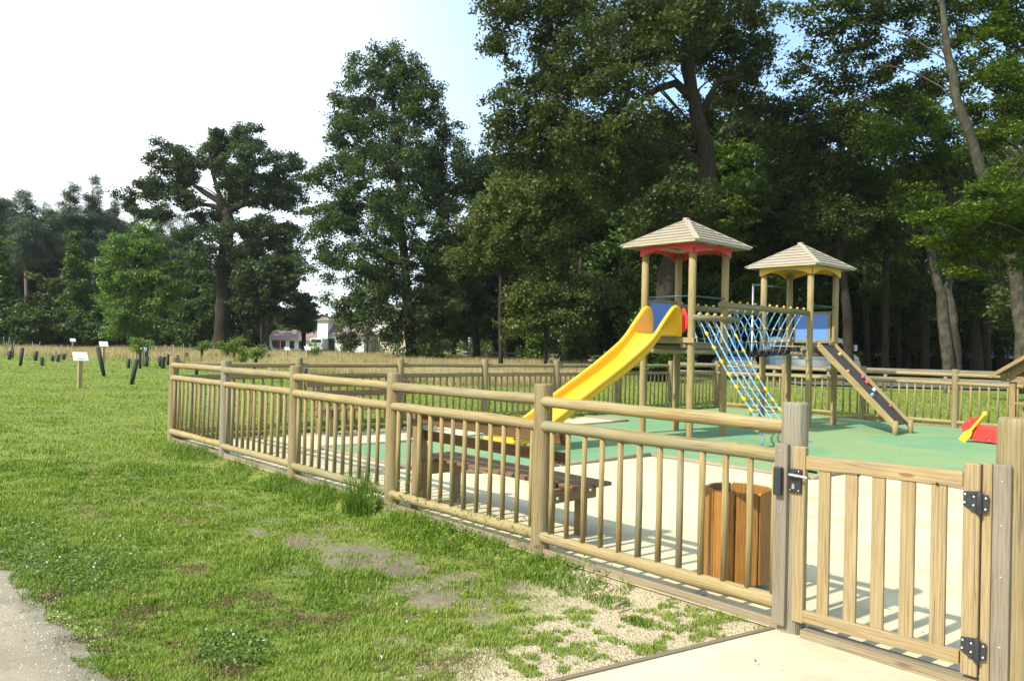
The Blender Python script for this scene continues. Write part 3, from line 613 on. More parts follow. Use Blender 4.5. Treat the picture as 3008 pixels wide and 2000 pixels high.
# ------------------------------------------------------------------ two tower climbing frame
PO = Vector((9, 5.8, 0)); play = thing('climbing_frame', 'two tower wooden climbing frame with yellow slide, rope bridge, net and ramp', 'climbing frame', W(9,5.8), ANG)
def P_(name, mb, mat, parent=None, **k): return mb.build(name, mat, parent or play, **k)
def M_(): return MB(off=PO)
T1 = (6.86, 7.80, 5.62, 6.60, 3.12, 3.225, 3.69, .775); T2 = (10.64, 11.66, 5.57, 6.58, 3.07, 3.175, 3.66, .765)
for ti, (u0,u1,v0,v1,zt,ze,za,h) in enumerate((T1, T2)):
    for u in (u0, u1):
        for v in (v0, v1):
            mb = M_(); mb.tube([(u,v,z) for z in (-.1,0,.5,1,1.5,2,2.5,zt+.02)], .062, n=18, wob=.015); po = P_('tower_post', mb, M_TOWER)
            for z, s in ((1.39, 1), (1.61, 1), (2.28, 1), (2.5, -1), (.9, 1)):
                mb = M_(); mb.ball((u-.059*(1 if z != .9 else .7), v-.02*s, z), .007); P_('bolt', mb, M_ALU, po)
    cu, cv = (u0+u1)/2, (v0+v1)/2
    # arched panels fixed outside the post heads
    w = (u1-u0)/2+.055; wv = (v1-v0)/2+.055; z0 = zt-.065; zt2 = zt+.10
    def arch(hw): 
        pts = [(-hw, z0), (-hw, zt2), (hw, zt2), (hw, z0), (hw-.05, z0+.004)]; 
        for k in range(1, 14): t = k/14; x = (hw-.05)*(1-2*t); pts.append((x, z0+.004+.105*(1-(2*t-1)**2)))
        pts.append((-hw+.05, z0+.004)); return pts
    mt = M_REDD if ti == 0 else M_YELP
    for o, ax, hw in (((cu, v0-.070,0),(1,0,0),w), ((cu, v1+.070,0),(1,0,0),w), ((u0-.070, cv,0),(0,1,0),wv), ((u1+.070, cv,0),(0,1,0),wv)):
        mb = M_(); mb.plate(arch(hw), o, ax, (0,0,1), .016); P_('arch_panel', mb, mt, bevel=.003)
    # boarded pyramid roof
    ap = Vector((cu, cv, za)); C = [Vector((cu+a*h, cv+b*h, ze)) for a, b in ((-1,-1),(1,-1),(1,1),(-1,1))]; mb = M_(); NR = 7
    for k in range(4):
        a, b = C[k], C[(k+1) % 4]; nrm = (b-a).cross(ap-a).normalized()
        for j in range(NR):
            t0, t1 = j/NR, (j+1.12)/NR; t1 = min(t1, .985); q = [a.lerp(ap, t0), b.lerp(ap, t0), b.lerp(ap, t1), a.lerp(ap, t1)]
            lo, hi = nrm*.030, nrm*.004; th = nrm*.012; Q = [q[0]+lo, q[1]+lo, q[2]+hi, q[3]+hi]
            mb.hexa([p-th for p in Q]+[p+th*.6 for p in Q], (b-a))
    roof = P_('roof', mb, M_ROOF)
    for k in range(4):
        mb = M_(); a = C[k]; d = (ap-a); e = (a-ap); nn = Vector((0,0,1)); mb.beam(a+Vector((0,0,.022))-d.normalized()*.03, ap+Vector((0,0,.022)), .085, .022, nn); P_('hip_board', mb, M_ROOF, roof, bevel=.003)
        a, b = C[k], C[(k+1) % 4]; mb = M_(); mb.beam(a+Vector((0,0,.0)), b+Vector((0,0,.0)), .02, .040); P_('eave_board', mb, M_ROOF, roof)
    mb = M_(); mb.box(cu-.045,cu+.045,cv-.045,cv+.045,za-.02,za+.050,(0,0,1)); P_('cap_block', mb, M_ROOF, roof, bevel=.006)
    # deck: planks, joists and logs
    mb = M_(); n = 8
    for k in range(n): x = u0+.03+(u1-u0-.06)*k/n; mb.box(x, x+(u1-u0-.06)/n-.006, v0-.05, v1+.05, 1.575, 1.605, (0,1,0))
    dk = P_('deck', mb, M_TBEAM)
    for v in (v0, v1): mb = M_(); mb.box(u0+.03, u1-.03, v-.025, v+.025, 1.50, 1.572); P_('joist', mb, M_TBEAM, dk)
    for v in (v0, v1): mb = M_(); mb.tube([(u0-(.0 if v == v0 else .05), v+.0, 1.445), (u1+.09, v, 1.445)], .045, n=14); P_('deck_log', mb, M_TBEAM)
    for u in (u0, u1): mb = M_(); mb.tube([(u, v0-.0, 1.44), (u, v1+.09, 1.44)], .043, n=14); P_('deck_log', mb, M_TBEAM)
    for v in (v0+.10, v1-.10): mb = M_(); mb.tube([(u0-.10, v, 1.53), (u1+.09, v, 1.53)], .038, n=14); P_('deck_log', mb, M_TBEAM)
# blue infill panels in timber frames
def panel(axis, c, a0, a1, z0, z1, lab):
    o = (0,c,0) if axis == 'u' else (c,0,0); ax = (1,0,0) if axis == 'u' else (0,1,0)
    mb = M_(); mb.plate([(a0,z0),(a1,z0),(a1,z1),(a0,z1)], o, ax, (0,0,1), .014); pn = P_('infill_panel', mb, M_BLUE, label=lab)
    for (x0,x1,y0,y1,al) in ((a0-.06,a0,z0-.02,z1+.05,(0,0,1)), (a1,a1+.045,z0-.02,z1+.05,(0,0,1)), (a0-.11,a1+.11,z1,z1+.05,ax), (a0-.11,a1+.11,z0-.06,z0,ax)):
        mb = M_(); mb.plate([(x0,y0),(x1,y0),(x1,y1),(x0,y1)], o, ax, (0,0,1), .032 if al == (0,0,1) else .036, along=al); P_('frame_batten', mb, M_TBEAM, pn, bevel=.003)
panel('u', 6.60, 7.01, 7.66, 1.72, 2.285, 'deep blue panel at the back of the left tower'); panel('v', 11.66, 5.72, 6.42, 1.735, 2.27, 'bright blue panel on the right tower')
# green safety bars
for p0, p1 in (((6.86,6.54,2.355),(6.86,5.68,2.355)), ((6.92,5.62,2.355),(7.80,5.60,2.355)), ((11.60,5.57,2.40),(10.70,5.57,2.40))):
    mb = M_(); mb.tube([p0, p1], .0125, n=8); mb.box(p1[0]-.012,p1[0]+.012,p1[1]-.03,p1[1]+.012,p1[2]-.06,p1[2]+.05); P_('safety_bar', mb, M_GRNM)
mb = M_(); mb.tube([(11.66,5.60,2.40),(11.66,6.5,2.40)], .012, n=8); P_('safety_bar', mb, M_GRNM)
# slide
rim = [(6.745,1.98),(6.742,2.07),(6.725,2.13),(6.69,2.172),(6.62,2.190),(6.55,2.160),(6.48,2.10),(6.38,2.00),(6.28,1.90),(6.18,1.79),(6.08,1.69),(5.95,1.585),(5.80,1.49),(5.60,1.37),(5.35,1.225),(5.0,1.04),(4.70,.885),(4.35,.705),(4.05,.535),(3.83,.42),(3.62,.335),(3.42,.275),(3.25,.24),(3.17,.228)]
low = [(6.76,1.69),(6.28,1.69),(6.10,1.52),(5.82,1.30),(5.33,1.03),(4.75,.755),(4.35,.55),(4.05,.385),(3.80,.265),(3.55,.175),(3.35,.13),(3.15,.115)]
def interp(tab, u): t = sorted(tab); return float(np.interp(u, [a for a, b in t], [b for a, b in t]))
VC = 6.065; HWD = .275; rows = []
for (u, zr) in rim:
    zl = interp(low, u); zb = zl+.012 if u < 6.2 else 1.72; zb = min(zb, zr-.03); th = .030
    s = [(HWD+.052, zr-.040), (HWD+.054, zr-.012), (HWD+.040, zr+.004), (HWD+.016, zr+.009), (HWD-.006, zr+.001), (HWD-.016, zr-.016), (HWD-.020, zr-.05 if zr-zb > .12 else zb+.05), (HWD-.022, zb+.035), (HWD-.032, zb+.010), (HWD-.055, zb), (0, zb-.002)]
    half = s; rows.append([(u, VC-a, z) for a, z in half]+[(u, VC+a, z) for a, z in reversed(half[:-1])])
mb = M_(); mb.grid(rows)
mb2rows = []
for (u, zr) in rim:   # outer skin and underside
    zl = interp(low, u); mb2rows.append([(u, VC-HWD-.052, zr-.040), (u, VC-HWD-.026, zr-.044), (u, VC-HWD-.020, zl+.03), (u, VC-HWD-.020, zl), (u, VC+HWD+.020, zl), (u, VC+HWD+.020, zl+.03), (u, VC+HWD+.026, zr-.044), (u, VC+HWD+.052, zr-.040)][::-1])
mb.grid(mb2rows)
# vertical flanges where the slide meets the deck, and the rounded foot
for sgn in (-1, 1):
    y = VC+sgn*(HWD+.018); mb.box(6.715,6.765, y-.034, y+.034, 1.685, 2.05, (0,0,1))
    mb.tube([(6.74, y, 1.70), (6.74, y, 2.08)], .024, n=12)
y0, y1 = VC-HWD-.045, VC+HWD+.045; mb.tube([(3.16,y0,.170),(3.16,y1,.170)], .040, n=14, round_end=(.02,.02)); sl = P_('slide', mb, M_YEL)
mb = M_(); 
for v in (VC-.2, VC+.2): mb.tube([(3.45,v,-.05),(3.45,v,.14)], .025, n=10)
P_('slide_foot', mb, M_METAL)
for sgn, nm in ((-1,'red half oval panel right of the slide'),):
    mb = M_(); pts = [(0,1.74),(0,2.155)]; 
    for k in range(1, 16): t = math.pi*k/16; pts.append((.115*math.sin(t)**.8, 1.9475+.2075*math.cos(t)))
    mb.plate(pts if sgn < 0 else pts, (6.83, VC+sgn*(HWD+.0), 0), (0,sgn,0), (0,0,1), .018); P_('oval_panel', mb, M_RED, bevel=.004, label=nm)
mb = M_(); mb.box(6.755,6.80,5.50,6.66,1.585,1.672,(0,1,0)); P_('front_board', mb, M_TOWER, bevel=.005)
# climbing net
lg = M_(); lg.tube([(6.70,5.50,1.995),(8.02,5.50,2.005)], .048, n=16, wob=.02); log = P_('net_log', lg, M_TBEAM)
VN0, VN1 = 5.49, 4.36; ropes = [6.90, 7.115, 7.33, 7.545, 7.76]
def netp(i, t): 
    p = Vector((ropes[i]+.06*t, VN0+(VN1-VN0)*t, 1.95+(.33-1.95)*t)); p.z -= .13*math.sin(math.pi*t)*(1-.25*math.cos(i)); p.y -= .02*math.sin(math.pi*t); return p
mb = M_()
for i in range(5): mb.tube([netp(i, t/16) for t in range(17)], .012, n=8)
net = P_('climbing_net', mb, M_ROPE)
TS = [(k+.95)/8.4 for k in range(7)]
for t in TS:
    mb = M_()
    for i in range(4):
        a, b = netp(i, t), netp(i+1, t); mb.tube([a.lerp(b, q/4)+Vector((0,0,-.028*math.sin(math.pi*q/4))) for q in range(5)], .0095, n=6)
    P_('rung_rope', mb, M_ROPED, net)

def star_mesh(name, r, mat, long=False):
    mb = MB(); mb.ball((0,0,0), r*.62, n=8)
    for a in range(3):
        d = [Vector((1,0,0)), Vector((0,1,0)), Vector((0,0,1))][a]; mb.tube([d*-r, d*r], r*.42, n=8)
    me = mb.mesh(name); me.materials.append(mat); return me
CONN = star_mesh('connector', .024, M_YELC)
mb = MB(); mb.tube([(0,0,-.042),(0,0,.042)], .020, n=10); mb.tube([(0,0,0),(.035,0,0)], .012, n=8); CONE = mb.mesh('edge_connector'); CONE.materials.append(M_YELC)
ax = (netp(0,.6)-netp(0,.4)).normalized(); qz = ax.to_track_quat('Z','X')
for t in TS:
    for i in range(5):
        o = link('connector', CONN if 0 < i < 4 else CONE, None, net); o.location = netp(i, t)-PO; o.rotation_mode = 'QUATERNION'; o.rotation_quaternion = qz if i != 4 else qz @ Matrix.Rotation(math.pi,3,'Z').to_quaternion()
        o.rotation_mode = 'XYZ'
for i in range(5):
    o = link('rope_cap', CONN, None, log); o.location = Vector((ropes[i]-.02, 5.49, 2.055))-PO
    mb = M_(); mb.tube([netp(i, 0), netp(i, .07)], .0125, n=8); P_('ferrule', mb, M_ALU, net); mb = M_(); mb.tube([netp(i, .955), netp(i, 1)], .0125, n=8); P_('ferrule', mb, M_ALU, net)
mb = M_(); mb.tube([(6.80,4.35,.30),(8.08,4.35,.30)], .048, n=14); P_('net_foot_log', mb, M_TBEAM)
for u in (6.955, 7.9): mb = M_(); mb.tube([(u,4.35,-.05),(u,4.35,.27)], .024, n=12); P_('net_foot', mb, M_METAL)
# rope bridge
mb = M_(); NL = 24
UD0, UD1 = 7.86, 10.6
def dz(u): t = (u-UD0)/(UD1-UD0); return 1.56-.085*math.sin(math.pi*t)
for k in range(NL): u = UD0+.05+(UD1-UD0-.1)*k/(NL-1); mb.tube([(u,5.95,dz(u)-.065),(u,6.27,dz(u)-.065)], .048, n=10)
bd = P_('bridge_deck', mb, M_BARKD)
for v, e0, e1, lab in ((5.585, 7.62, 10.60, None), (6.625, 7.66, 10.60, None)):
    mb = M_(); mb.tube([(e0,v,2.25),(e1,v,2.24)], .050, n=16, wob=.015); rl = P_('bridge_rail', mb, M_TBEAM)
    sg = 1 if v < 6 else -1; us = [7.96+.246*k for k in range(11)]
    def rp(u, t, sg=sg, v=v): return Vector((u+.02*math.sin(3*t), v+sg*(.03+.33*t+.05*math.sin(math.pi*t)), 2.20+(dz(u)-.03-2.20)*t))
    mb = M_()
    for u in us: mb.tube([rp(u, t/8) for t in range(9)], .0105, n=7)
    rs = P_('bridge_ropes', mb, M_ROPE); mb = M_()
    for t in (.40, .74):
        for a, b in zip(us[:-1], us[1:]): mb.tube([rp(a, t).lerp(rp(b, t), q/4)+Vector((0,0,-.022*math.sin(math.pi*q/4))) for q in range(5)], .0075, n=6)
    for a, b in zip(us[:-1], us[1:]): mb.tube([rp(a, 1).lerp(rp(b, 1), q/6)+Vector((0,0,-.07*math.sin(math.pi*q/6))) for q in range(7)], .007, n=6)
    P_('cross_rope', mb, M_ROPED, rs)
    for u in us:
        o = link('rope_cap', CONN, None, rl); o.location = Vector((u, v, 2.312))-PO
        for t in (.40, .74): o = link('connector', CONN, None, rs); o.location = rp(u, t)-PO
        mb = M_(); mb.tube([rp(u, 0), rp(u, .09)], .0115, n=8); P_('ferrule', mb, M_ALU, rs)
        mb = M_(); mb.ball(rp(u, 1), .014); P_('lower_cap', mb, M_REDC, rs)
# climbing ramp
ra, rb = Vector((0,5.50,1.615)), Vector((0,4.02,.185)); rd = (rb-ra).normalized(); rn = Vector((0,-rd.z, rd.y)); rn = rn if rn.z > 0 else -rn
def rpt(u, t, h): return Vector((u,0,0))+ra.lerp(rb, t)+rn*h
mb = M_(); mb.hexa([rpt(10.82,0,0),rpt(11.44,0,0),rpt(11.44,1,0),rpt(10.82,1,0),rpt(10.82,0,.02),rpt(11.44,0,.02),rpt(11.44,1,.02),rpt(10.82,1,.02)][::-1], rd); rmp = P_('climbing_ramp', mb, M_RAMP)
for u in (10.80, 11.455):
    mb = M_(); a, b = rpt(u,-.03,.02), rpt(u,1.03,.02); mb.beam(a, b, .045, .11, rn); sr = P_('side_rail', mb, M_TOWER, rmp, bevel=.006)
    mb = M_(); mb.tube([(u+(.0 if u > 11 else -.0),3.98,-.05),(u,3.98,.27)], .048, n=14); P_('ramp_foot', mb, M_TOWER)
mb = M_(); mb.ball((10.77,5.46,1.60), .02); P_('bolt', mb, M_ALU, rmp)
for t, u, m in ((.14,11.25,M_HYEL),(.37,10.88,M_PINK),(.44,11.30,M_MAG),(.50,11.28,M_HRED),(.60,11.26,M_HBLUE),(.66,10.98,M_HTEAL),(.80,11.30,M_HRED),(.30,11.1,M_HTEAL)):
    if t == .30: continue
    mb = M_(); c = rpt(u, t, .02); s = .038; q = rn
    mb.tube([c, c+rn*.018+Vector((.01,0,0)), c+rn*.045+Vector((0,0,.012)), c+rn*.055+Vector((-.01,0,.02))], [s, s*1.05, s*.75, s*.3], n=9, wob=.18); P_('hand_hold', mb, m, rmp)
# firefighter pole behind the right tower, green half oval panels
mb = M_(); mb.tube([(11.24,7.20,-.1),(11.24,7.20,2.88)], .022, n=14); P_('fire_pole', mb, M_METAL)
mb = M_(); mb.tube([(11.24,7.20,2.90),(10.66,6.60,2.84)], .017, n=8); mb.tube([(11.24,7.20,2.90),(11.64,6.60,2.84)], .017, n=8); mb.ball((11.24,7.20,2.90), .03); P_('pole_bracket', mb, M_GRNM)
for o, sg in ((10.80,1),(11.56,-1)):
    mb = M_(); pts = [(0,1.76),(0,2.34)]
    for k in range(1, 16): t = math.pi*k/16; pts.append((.16*math.sin(t)**.8, 2.05+.29*math.cos(t)))
    mb.plate(pts, (o,6.67,0), (sg,0,0), (0,0,1), .018); P_('oval_panel', mb, M_GRNP, label='dark green half oval panel by the pole')
# ------------------------------------------------------------------ rocking canoe with paddle
cn = thing('rocking_canoe', 'red spring rider shaped like a canoe with a curved bow', 'spring rider', W(11.0,2.2), ANG)
prof = [(.88,.44),(.845,.425),(.86,.36),(.845,.30),(.80,.275),(.45,.275),(-.35,.275),(-.72,.275),(-.77,.30),(-.785,.36),(-.77,.425),(-.80,.44),(-.90,.40),(-.96,.32),(-.97,.22),(-.93,.13),(-.84,.08),(-.5,.055),(.3,.055),(.68,.06),(.84,.085)]
prof = [(.50,.45),(.49,.44),(.475,.40),(.47,.35),(.485,.315),(.44,.285),(0,.275),(-.44,.285),(-.485,.315),(-.47,.35),(-.475,.40),(-.49,.44),(-.50,.45),(-.57,.40),(-.63,.33),(-.655,.26),(-.645,.18),(-.60,.12),(-.52,.075),(-.40,.05),(0,.035),(.40,.05),(.52,.075),(.60,.12),(.645,.18),(.655,.26),(.63,.33),(.57,.40)]
for x in (-.17, .17): mb = MB(); mb.plate([(y+.03, z) for y, z in prof], (x,0,0), (0,1,0), (0,0,1), .022); sp = mb.build('side_panel', M_RED, cn, bevel=.005)
for x, y, z in ((-.183,.565,.375),(-.183,.26,.075),(-.183,-.2,.075)): mb = MB(); mb.ball((x,y,z), .010); mb.build('bolt', M_METAL, cn)
mb = MB(); mb.box(-.17,.17,-.1,.1,.16,.185); mb.box(-.16,.16,.32,.36,.10,.25); mb.box(-.16,.16,-.36,-.32,.10,.25); mb.build('seat_board', M_RED, cn)
mb = MB(); mb.tube([(.06*math.cos(t*.7), .30+.06*math.sin(t*.7), .0+.006*t) for t in range(24)], .010, n=6); mb.tube([(.06*math.cos(t*.7), -.30+.06*math.sin(t*.7), .006*t) for t in range(24)], .010, n=6); mb.box(-.1,.1,.22,.40,0,.012); mb.box(-.1,.1,-.38,-.22,0,.012); mb.build('spring', M_DARKM, cn)
mb = MB(); o = Vector((-.215,0,0)); a, b = Vector((0,.66,.035)), Vector((0,.315,.53)); d = (b-a).normalized(); s = Vector((0,d.z,-d.y))
def pd(t, w): p = a.lerp(b, t)+s*w; return (p.y, p.z)
L_ = (b-a).length; blade = [pd(-.02,-.055), pd(-.02,.055), pd(.26,.062), pd(.34,.038), pd(.40,.02), pd(.92,.016), pd(.95,.032), pd(1.0,.034), pd(1.04,.016), pd(1.04,-.016), pd(1.0,-.034), pd(.95,-.032), pd(.92,-.016), pd(.40,-.02), pd(.34,-.038), pd(.26,-.062)]
for xo in (-.205, -.228): mb = MB(); mb.plate(blade, (xo,0,0), (0,1,0), (0,0,1), .016); mb.build('paddle', M_YELC, cn, bevel=.003)
for t in (.12, .42, 1.0): y, z = pd(t, 0); mb = MB(); mb.ball((-.238,y,z), .009); mb.build('bolt', M_METAL, cn)
# ------------------------------------------------------------------ playhouse at the right edge
ph = thing('play_house', 'small open wooden play house with pitched board roof at the right edge', 'playhouse', W(12.6,1.72), ANG)
for x in (-.62, .62):
    for y in (-.74, .74): mb = MB(); mb.box(x-.042,x+.042,y-.048,y+.048,0,1.12,(0,0,1)); mb.build('post', M_HOUSE, ph, bevel=.008)
for x in (-.675, .675):
    mb = MB(); mb.box(x-.018,x+.018,-.92,.92,1.035,1.125,(0,1,0)); mb.build('beam', M_HOUSE, ph, bevel=.004)
    mb = MB(); mb.beam((x,-.84,1.10),(x,0,1.70),.036,.11); mb.beam((x,.84,1.10),(x,0,1.70),.036,.11); mb.build('rafter', M_HOUSE, ph, bevel=.004)
    mb = MB(); mb.ball((x-.02,.80,1.08),.016); mb.ball((x-.02,.80,1.19),.012); mb.build('bolt', M_ALU, ph)
for y in (-.86, .86): mb = MB(); mb.tube([(-.80,y,1.155),(.80,y,1.155)], .040, n=12); mb.build('purlin', M_TBEAM, ph)
mb = MB()
for s in (-1, 1):
    for k in range(9): t0, t1 = k/9, (k+1.1)/9; ya, yb = s*1.03*(1-t0), s*1.03*(1-t1); za_, zb_ = 1.135+.70*t0, 1.135+.70*t1; mb.hexa([(-.88,ya,za_),(.88,ya,za_),(.88,yb,zb_-.008),(-.88,yb,zb_-.008),(-.88,ya,za_+.022),(.88,ya,za_+.022),(.88,yb,zb_+.012),(-.88,yb,zb_+.012)], (1,0,0))
rf = mb.build('roof', M_EDGE, ph)
for s in (-1, 1): mb = MB(); mb.beam((-.90,s*1.03,1.115),(-.90,0,1.815),.024,.06); mb.build('barge_board', M_HOUSE, rf)
mb = MB(); mb.box(-.80,-.60,-.68,.66,.655,.69,(0,1,0)); mb.build('counter', M_HOUSE, ph, bevel=.004)
mb = MB(); mb.box(-.672,-.648,-.69,.58,.02,.60,(0,0,1)); mb.build('front_panel', M_HOUSE, ph)
mb = MB(); mb.box(.648,.672,-.69,.69,.02,.60,(0,0,1)); mb.build('back_panel', M_HOUSE, ph)
# ------------------------------------------------------------------ foliage
def leaf_quads(C, size, rng, ratio=.62, up=.35, droop=None, curl=0, asp=None):
    """one rhombic leaf per centre; returns verts, faces"""
    n = len(C); nrm = rng.normal(size=(n,3)); nrm[:,2] = np.abs(nrm[:,2])+up; nrm /= np.linalg.norm(nrm, axis=1)[:,None]
    t = rng.normal(size=(n,3)); t -= nrm*(t*nrm).sum(1)[:,None]; t /= np.linalg.norm(t, axis=1)[:,None]; b = np.cross(nrm, t)
    s = size*rng.uniform(.65, 1.35, n)[:,None]
    a = C-t*s*.5; c = C+t*s*.5; l = C+b*s*ratio*.5+t*s*.06; r = C-b*s*ratio*.5+t*s*.06
    co = np.stack([a, l, c, r], 1).reshape(-1,3); f = np.arange(4*n).reshape(-1,4); return co, f
def unit(rng, n):
    d = rng.normal(size=(n,3)); return d/np.linalg.norm(d, axis=1)[:,None]
def crown_points(ells, dens, rng, clump=.9, sub=.34, per=26, shell=.5, flat=.8):
    """ells: (cx,cy,cz, rx,ry,rz). big clumps over each ellipsoid, sprays within them, leaves within the sprays"""
    out = []; tone = []; cl = []
    for e in ells:
        c = np.array(e[:3]); r = np.array(e[3:6]); area = 4*math.pi*((r[0]*r[1])**1.6/3+(r[0]*r[2])**1.6/3+(r[1]*r[2])**1.6/3)**(1/1.6)
        n = max(3, int(area/(clump**2*2.2)*dens)); d = unit(rng, n); rad = rng.uniform(shell**1.5, 1.04, n)**(1/1.5)
        rad += (vnoise(d[:,0]*3+c[0], d[:,2]*3+d[:,1]*2+c[2], 1.3, 3)-.5)*.34
        cc = c+d*r*rad[:,None]; ns = 9
        for k in range(n): cl.append(cc[k])
        ck = clump*rng.uniform(.55, 1.25, n)
        sc = cc[:,None,:]+unit(rng, n*ns).reshape(n,ns,3)*(rng.uniform(.25, 1, (n,ns,1)))*ck[:,None,None]*np.array([1,1,flat])
        tn = rng.uniform(-.18, .18, n)[:,None]+rng.uniform(-.10, .10, (n,ns))
        L_ = sc.reshape(-1,1,3)+rng.normal(size=(n*ns,per,3))*sub*.55*np.array([1,1,flat*.8])
        out.append(L_.reshape(-1,3)); tone.append(np.repeat(tn.reshape(-1), per))
    return np.concatenate(out), np.concatenate(tone), np.array(cl)
def crown_mesh(name, ells, size, rng, dens=1, clump=.9, sub=.34, per=26, shell=.5, mat=None, ratio=.62, up=.35, flat=.8, keep=None):
    P, tone, cl = crown_points(ells, dens, rng, clump, sub, per, shell, flat)
    if keep is not None: k = keep(P); P = P[k]; tone = tone[k]
    co, f = leaf_quads(P, size, rng, ratio, up); rnd = np.clip(.5+tone+rng.normal(size=len(P))*.16, 0, 1)
    me = arr_mesh(name, co, f, {'rnd': ('FACE', rnd)}); me.materials.append(mat); return me, cl
def limb(mb, p0, p1, r0, r1, bend=.15, n=7, seg=8):
    p0, p1 = Vector(p0), Vector(p1); d = p1-p0; q = Vector((random.uniform(-1,1), random.uniform(-1,1), random.uniform(.1,1)))*d.length*bend
    pts = [p0+d*(t/n)+q*math.sin(math.pi*t/n)+Vector((random.uniform(-1,1), random.uniform(-1,1), 0))*d.length*.012 for t in range(n+1)]
    mb.tube(pts, [r0+(r1-r0)*(t/n)**.8 for t in range(n+1)], n=seg, cap=False, wob=.04)
def tree_thing(name, label, cat, base, trunk, ells, size, leaf, bark_, seed, group=None, dens=1, clump=.9, per=26, limbs=14, lr=.4, shell=.5, ratio=.62, up=.35, sub=.34, flat=.8, twigs=0, fork=None, keep=None):
    """trunk: list of (x,y,z,r) in world, ells in world; meshes are stored relative to the base"""
    rng = np.random.default_rng(seed); random.seed(seed); b = np.array([base[0], base[1], base[2] if len(base) > 2 else 0.])
    root = thing(name, label, cat, tuple(b), 0, group)
    el = [tuple(np.array(e[:3])-b)+tuple(e[3:]) for e in ells]; kp = (lambda P: keep(P+b)) if keep else None
    me, cl = crown_mesh('crown', el, size, rng, dens, clump, sub, per, shell, leaf, ratio, up, flat, kp)
    link('crown', me, None, root)
    tr = np.array([[t[0]-b[0], t[1]-b[1], t[2]-b[2], t[3]] for t in trunk]); mb = MB()
    pts = []; rad = []; m = 4
    for i in range(len(tr)-1):
        for k in range(m): t = k/m; p = tr[i]*(1-t)+tr[i+1]*t; w = p[3]*.22; pts.append(Vector(p[:3])+Vector((random.uniform(-w,w), random.uniform(-w,w), 0))*(1 if i+k else 0)); rad.append(p[3]*random.uniform(.93,1.07))
    pts.append(Vector(tr[-1][:3])); rad.append(tr[-1][3]); rad[0] *= 1.25
    mb.tube(pts, rad, n=14, wob=.05)
    if fork: 
        for fpts in fork: q = [Vector(np.array(p[:3])-b) for p in fpts]; mb.tube(q, [p[3] for p in fpts], n=9, wob=.05)
    if len(cl):
        idx = rng.permutation(len(cl))[:limbs]
        for k in idx:
            c = cl[k]; below = [i for i in range(len(pts)) if pts[i].z < c[2]-.15*abs(c[2]) and i > len(pts)*.25] or [len(pts)-1]
            i = max(below, key=lambda i: pts[i].z-.6*abs(pts[i].z-(c[2]-.5*math.hypot(c[0]-pts[i].x, c[1]-pts[i].y)))*1.0)
            limb(mb, pts[i], c, min(rad[i]*.5, lr), .02, .12)
    mb.build('trunk', bark_, root)
    return root
def pe(x, y, rx, ry, Y, dy=0, ry3=None):
    """a crown lobe seen at photo column x, row y with photo radii rx, ry, standing at depth Y+dy"""
    D = Y+dy; p = at(x, y, D); k = D/FPX; return (p[0], p[1], p[2], rx*k, (ry3 if ry3 else max(rx, ry)*k*.9), ry*k)
def pt(x, y, Y, r): p = at(x, y, Y); return (p[0], p[1], p[2], r)
def base_at(x, Y): p = ground_at(x, Y); return (p[0], p[1], float(ground_h(p[0], p[1])))

# 1 tall conical tree in the middle
Y = 60; b = base_at(1212, Y)
tree_thing('leafy_tree', 'tall conical dark green tree standing alone in the meadow, branches to the ground', 'tree', b,
  [(*b, .42), pt(1200,900,Y,.38), pt(1178,640,Y,.30), pt(1165,400,Y,.19), pt(1145,180,Y,.06)],
  [pe(1147,165,79,84,Y), pe(1067,225,60,61,Y,-.5), pe(1221,215,55,61,Y,.5), pe(1144,285,132,78,Y), pe(1029,330,66,61,Y), pe(1260,300,55,61,Y), pe(1150,400,181,89,Y), pe(1001,400,71,61,Y,1), pe(1320,400,71,72,Y),
   pe(1150,520,225,95,Y), pe(974,520,82,67,Y,-1), pe(1348,520,88,78,Y), pe(1150,650,247,106,Y), pe(963,660,88,89,Y), pe(1359,650,77,89,Y), pe(1139,790,242,112,Y), pe(968,780,88,78,Y), pe(1337,800,77,89,Y), pe(1150,910,209,84,Y), pe(1051,915,66,50,Y), pe(1304,900,99,56,Y), pe(1060,340,80,60,Y,1), pe(1235,345,80,60,Y,-1), pe(1040,470,90,60,Y,1), pe(1280,470,90,60,Y,1), pe(1020,610,90,60,Y), pe(1310,590,90,60,Y), pe(1100,240,70,60,Y,1), pe(1190,240,70,60,Y,-1), pe(1190,1000,85,55,Y,-1), pe(1265,1035,60,30,Y,-2)],
    .20, LF_CON, M_BARKD, 11, dens=.42, clump=.80, per=25, limbs=30, lr=.07, shell=.25, sub=.42)
